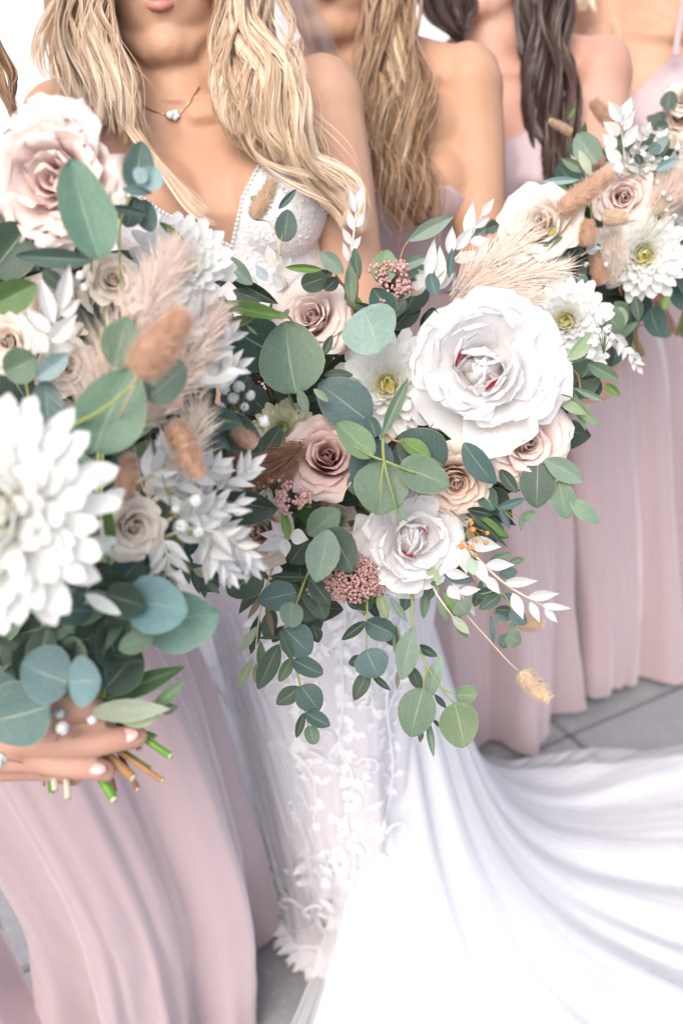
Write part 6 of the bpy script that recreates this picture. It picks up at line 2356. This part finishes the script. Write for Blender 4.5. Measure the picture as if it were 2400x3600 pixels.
leaves(s, [
    (2095, 575, 2020, 475, 96, -.03, 'm', 'round', dict(var=1)),
    (2060, 605, 1972, 552, 40, -.04, 'g', 'lance'),
    (2078, 620, 2030, 525, 34, -.05, 's', 'lance'),
    (2036, 632, 1895, 640, 26, -.03, 'pb', 'lance'),
    (1995, 665, 1912, 685, 44, -.03, 'gg', 'round'),
    (2000, 680, 1960, 660, 50, -.02, 'dd', 'oval'),
    (1700, 810, 1760, 790, 50, .0, 'd', 'oval'),
    (1640, 840, 1730, 800, 40, .01, 'b', 'oval'),
    (1990, 930, 1975, 900, 36, -.03, 't', 'oval'),
    (1905, 865, 1975, 835, 26, -.04, 'g', 'oval'),
    (1950, 970, 2010, 960, 46, -.04, 'm', 'oval'),
    (1870, 980, 1935, 985, 32, -.04, 'g', 'oval'),
    (1965, 930, 1975, 890, 28, -.04, 'd', 'oval'),
    (2100, 1080, 2190, 1160, 90, -.02, 'g', 'round'),
    (2160, 1060, 2210, 1130, 60, 0, 'd', 'oval'),
    (2180, 1080, 2180, 1160, 50, -.01, 's', 'oval'),
    (2230, 1040, 2250, 1130, 40, -.01, 'd', 'oval'),
    (2330, 1090, 2350, 1040, 30, 0, 'gg', 'oval'),
    (2280, 540, 2320, 500, 40, -.01, 'b', 'oval'),
    (2300, 520, 2350, 480, 36, -.01, 'm', 'oval'),
    (2250, 580, 2240, 540, 34, -.02, 'dd', 'oval'),
    (2300, 600, 2380, 560, 34, -.02, 'pb', 'oval'),
    (2050, 1010, 2040, 960, 40, -.02, 'b', 'oval'),
    (1995, 420, 2020, 380, 16, .05, 'gg', 'oval'),
], DC)
gyp(BC, [(2260, 545, 16), (2290, 560, 14), (2230, 520, 12), (2330, 600, 14), (2340, 560, 14), (2380, 520, 14), (2310, 640, 12), (2360, 640, 14), (2390, 590, 14), (2270, 600, 14), (2220, 570, 14)], DC - .01, 11)
gyp(BC, [(2330, 680, 12), (2350, 700, 12), (2370, 760, 12), (2340, 740, 10), (2130, 930, 12), (2080, 880, 14), (2060, 930, 12), (2110, 870, 10), (2060, 780, 12), (1950, 940, 10), (2020, 860, 12)], DC - .02, 12)
ruscus(BC, [(2200, 620, DC), (2190, 520, DC - .01), (2180, 420, DC - .01)], [
    (2180, 430, 2140, 350, 44, -.02, 'w', 'rus'), (2185, 420, 2215, 340, 40, -.02, 'w', 'rus'), (2180, 440, 2230, 385, 34, -.02, 'w', 'rus'), (2180, 470, 2115, 430, 44, -.02, 'w', 'rus'),
    (2190, 460, 2225, 400, 34, -.02, 'w', 'rus'), (2165, 520, 2115, 470, 44, -.02, 'w', 'rus'), (2190, 520, 2240, 440, 44, -.02, 'w', 'rus'), (2180, 570, 2120, 520, 44, -.02, 'w', 'rus'),
    (2190, 580, 2150, 600, 40, -.02, 'w', 'rus')], DC)
for k, pts in enumerate(([(2180, 620, DC), (2230, 540, DC), (2270, 460, DC)], [(2220, 640, DC), (2290, 560, DC), (2330, 480, DC)], [(2280, 640, DC), (2350, 600, DC), (2400, 520, DC)], [(2140, 620, DC), (2200, 590, DC), (2260, 600, DC)])):
    auto_sprig('bleached_ruscus_sprig', BC, pts, 6, 60, 28, 'rus', ('w', 'ww'), 50, 'stem_pale', (.0012, .0006), 60 + k)
auto_sprig('bleached_ruscus_sprig', BC, [(2130, 1150, DC - .02), (2190, 1220, DC - .02), (2240, 1290, DC - .02)], 5, 56, 30, 'rus', ('w',), 45, 'stem_pale', (.0012, .0006), 71)
auto_sprig('bleached_ruscus_sprig', BC, [(2040, 900, DC - .03), (2090, 860, DC - .03), (2130, 800, DC - .03)], 5, 46, 22, 'rus', ('w', 'ww'), 50, 'stem_pale', (.001, .0006), 72)
bunny_tail(BC, 1965, 745, 2140, 610, 62, DC - .06, 'bunny', [(1700, 900, DC), (1850, 810, DC - .04), (1955, 752, DC - .06)], seed=21, n=1500, hairpx=32)
bunny_tail(BC, 2060, 865, 2065, 785, 54, DC - .05, 'bunny', seed=22, hairpx=24)
bunny_tail(BC, 2115, 768, 2195, 765, 56, DC - .06, 'bunny_pale', seed=23, hairpx=24)
bunny_tail(BC, 2120, 1000, 2090, 900, 50, DC - .01, 'bunny', seed=24, hairpx=24)
bunny_tail(BC, 2150, 440, 2085, 360, 42, DC + .1, 'bunny', seed=25, hairpx=24)
bunny_tail(BC, 2010, 468, 1935, 425, 26, DC + .0, 'bunny_pale', seed=26, hairpx=14, n=500)
bunny_tail(BC, 2060, 560, 2110, 570, 50, DC + .02, 'bunny', seed=27, hairpx=24)
plume(BC, [(2300, 760, DC), (2350, 680, DC), (2420, 600, DC)], 110, 'pampas_pink', 1200, 22, .05, .0005, (.15, .7))
plume(BC, [(2150, 1000, DC), (2160, 900, DC - .02), (2160, 820, DC - .02)], 80, 'pampas', 600, 23, .03, .0005, (.15, .7))
s = sprig('rose_petal_spot', BC, [(1930, 830, DC - .01), (1938, 812, DC - .02)], (.0008, .0006), 'stem_brown')
s.name = 'bud_sprig'
leaves(s, [(1922, 826, 1956, 796, 24, -.05, (.35, .28, .08), 'oval')], DC)
for k in range(12):
    a = k * GA
    e = HC + Vector((math.cos(a) * .012, math.sin(a) * .01, 0))
    tube_obj('stem', [e + Vector((.0, -.05, .10)), e, e + Vector((.02 + math.cos(a) * .008, .04, -.05))], .003, M[rnd.choice(('stem_green', 'stem_bright', 'stem_brown'))], BC, 7, 8)

DD = 1.40
BD = thing('bouquet', 'farthest bouquet, at the right edge, cream and brown blooms with dark leaves', 'bouquet', at(2420, 480, DD + .05))
HD = at(2480, 900, 1.42)
filler(BD, [(2320, 380), (2420, 300), (2560, 350), (2600, 700), (2400, 720), (2330, 560)], DD + .05, .03, 60, ('d', 'dd', 't'), (50, 110), ('round', 'oval'), 35)
flower('rose_cream', 'rose', BD, 2400, 350, DD - .02, 60, 0, .2, 1, 'white rose at the top', HD)
flower('rose_peach', 'rose', BD, 2385, 420, DD, 70, -.1, .1, 2, 'peach rose at the left', HD)
flower('rose_cream', 'rose', BD, 2450, 560, DD - .03, 110, 0, .2, 3, 'cream rose in the middle', HD)
s = sprig('eucalyptus_sprig', BD, [(2420, 500, DD), (2360, 420, DD), (2340, 370, DD)], (.0014, .0008))
leaves(s, [(2345, 385, 2350, 320, 60, -.02, 'd', 'round'), (2330, 430, 2300, 400, 50, -.01, 'd', 'oval'), (2350, 440, 2300, 450, 44, -.01, 't', 'oval')], DD)
plume(BD, [(2420, 560, DD - .02), (2360, 520, DD - .04), (2300, 500, DD - .04)], 70, 'pampas', 600, 31, .04, .0006, (.15, .6))
for k in range(8):
    a = k * GA
    e = HD + Vector((math.cos(a) * .01, math.sin(a) * .01, 0))
    tube_obj('stem', [e + Vector((-.02, -.02, .22)), e, e + Vector((-.01, .01, -.12))], .003, M['stem_green'], BD, 7, 8)

for b_ in (BQ, BA, BC, BD):
    b_['group'] = 'bouquets held by the wedding party'
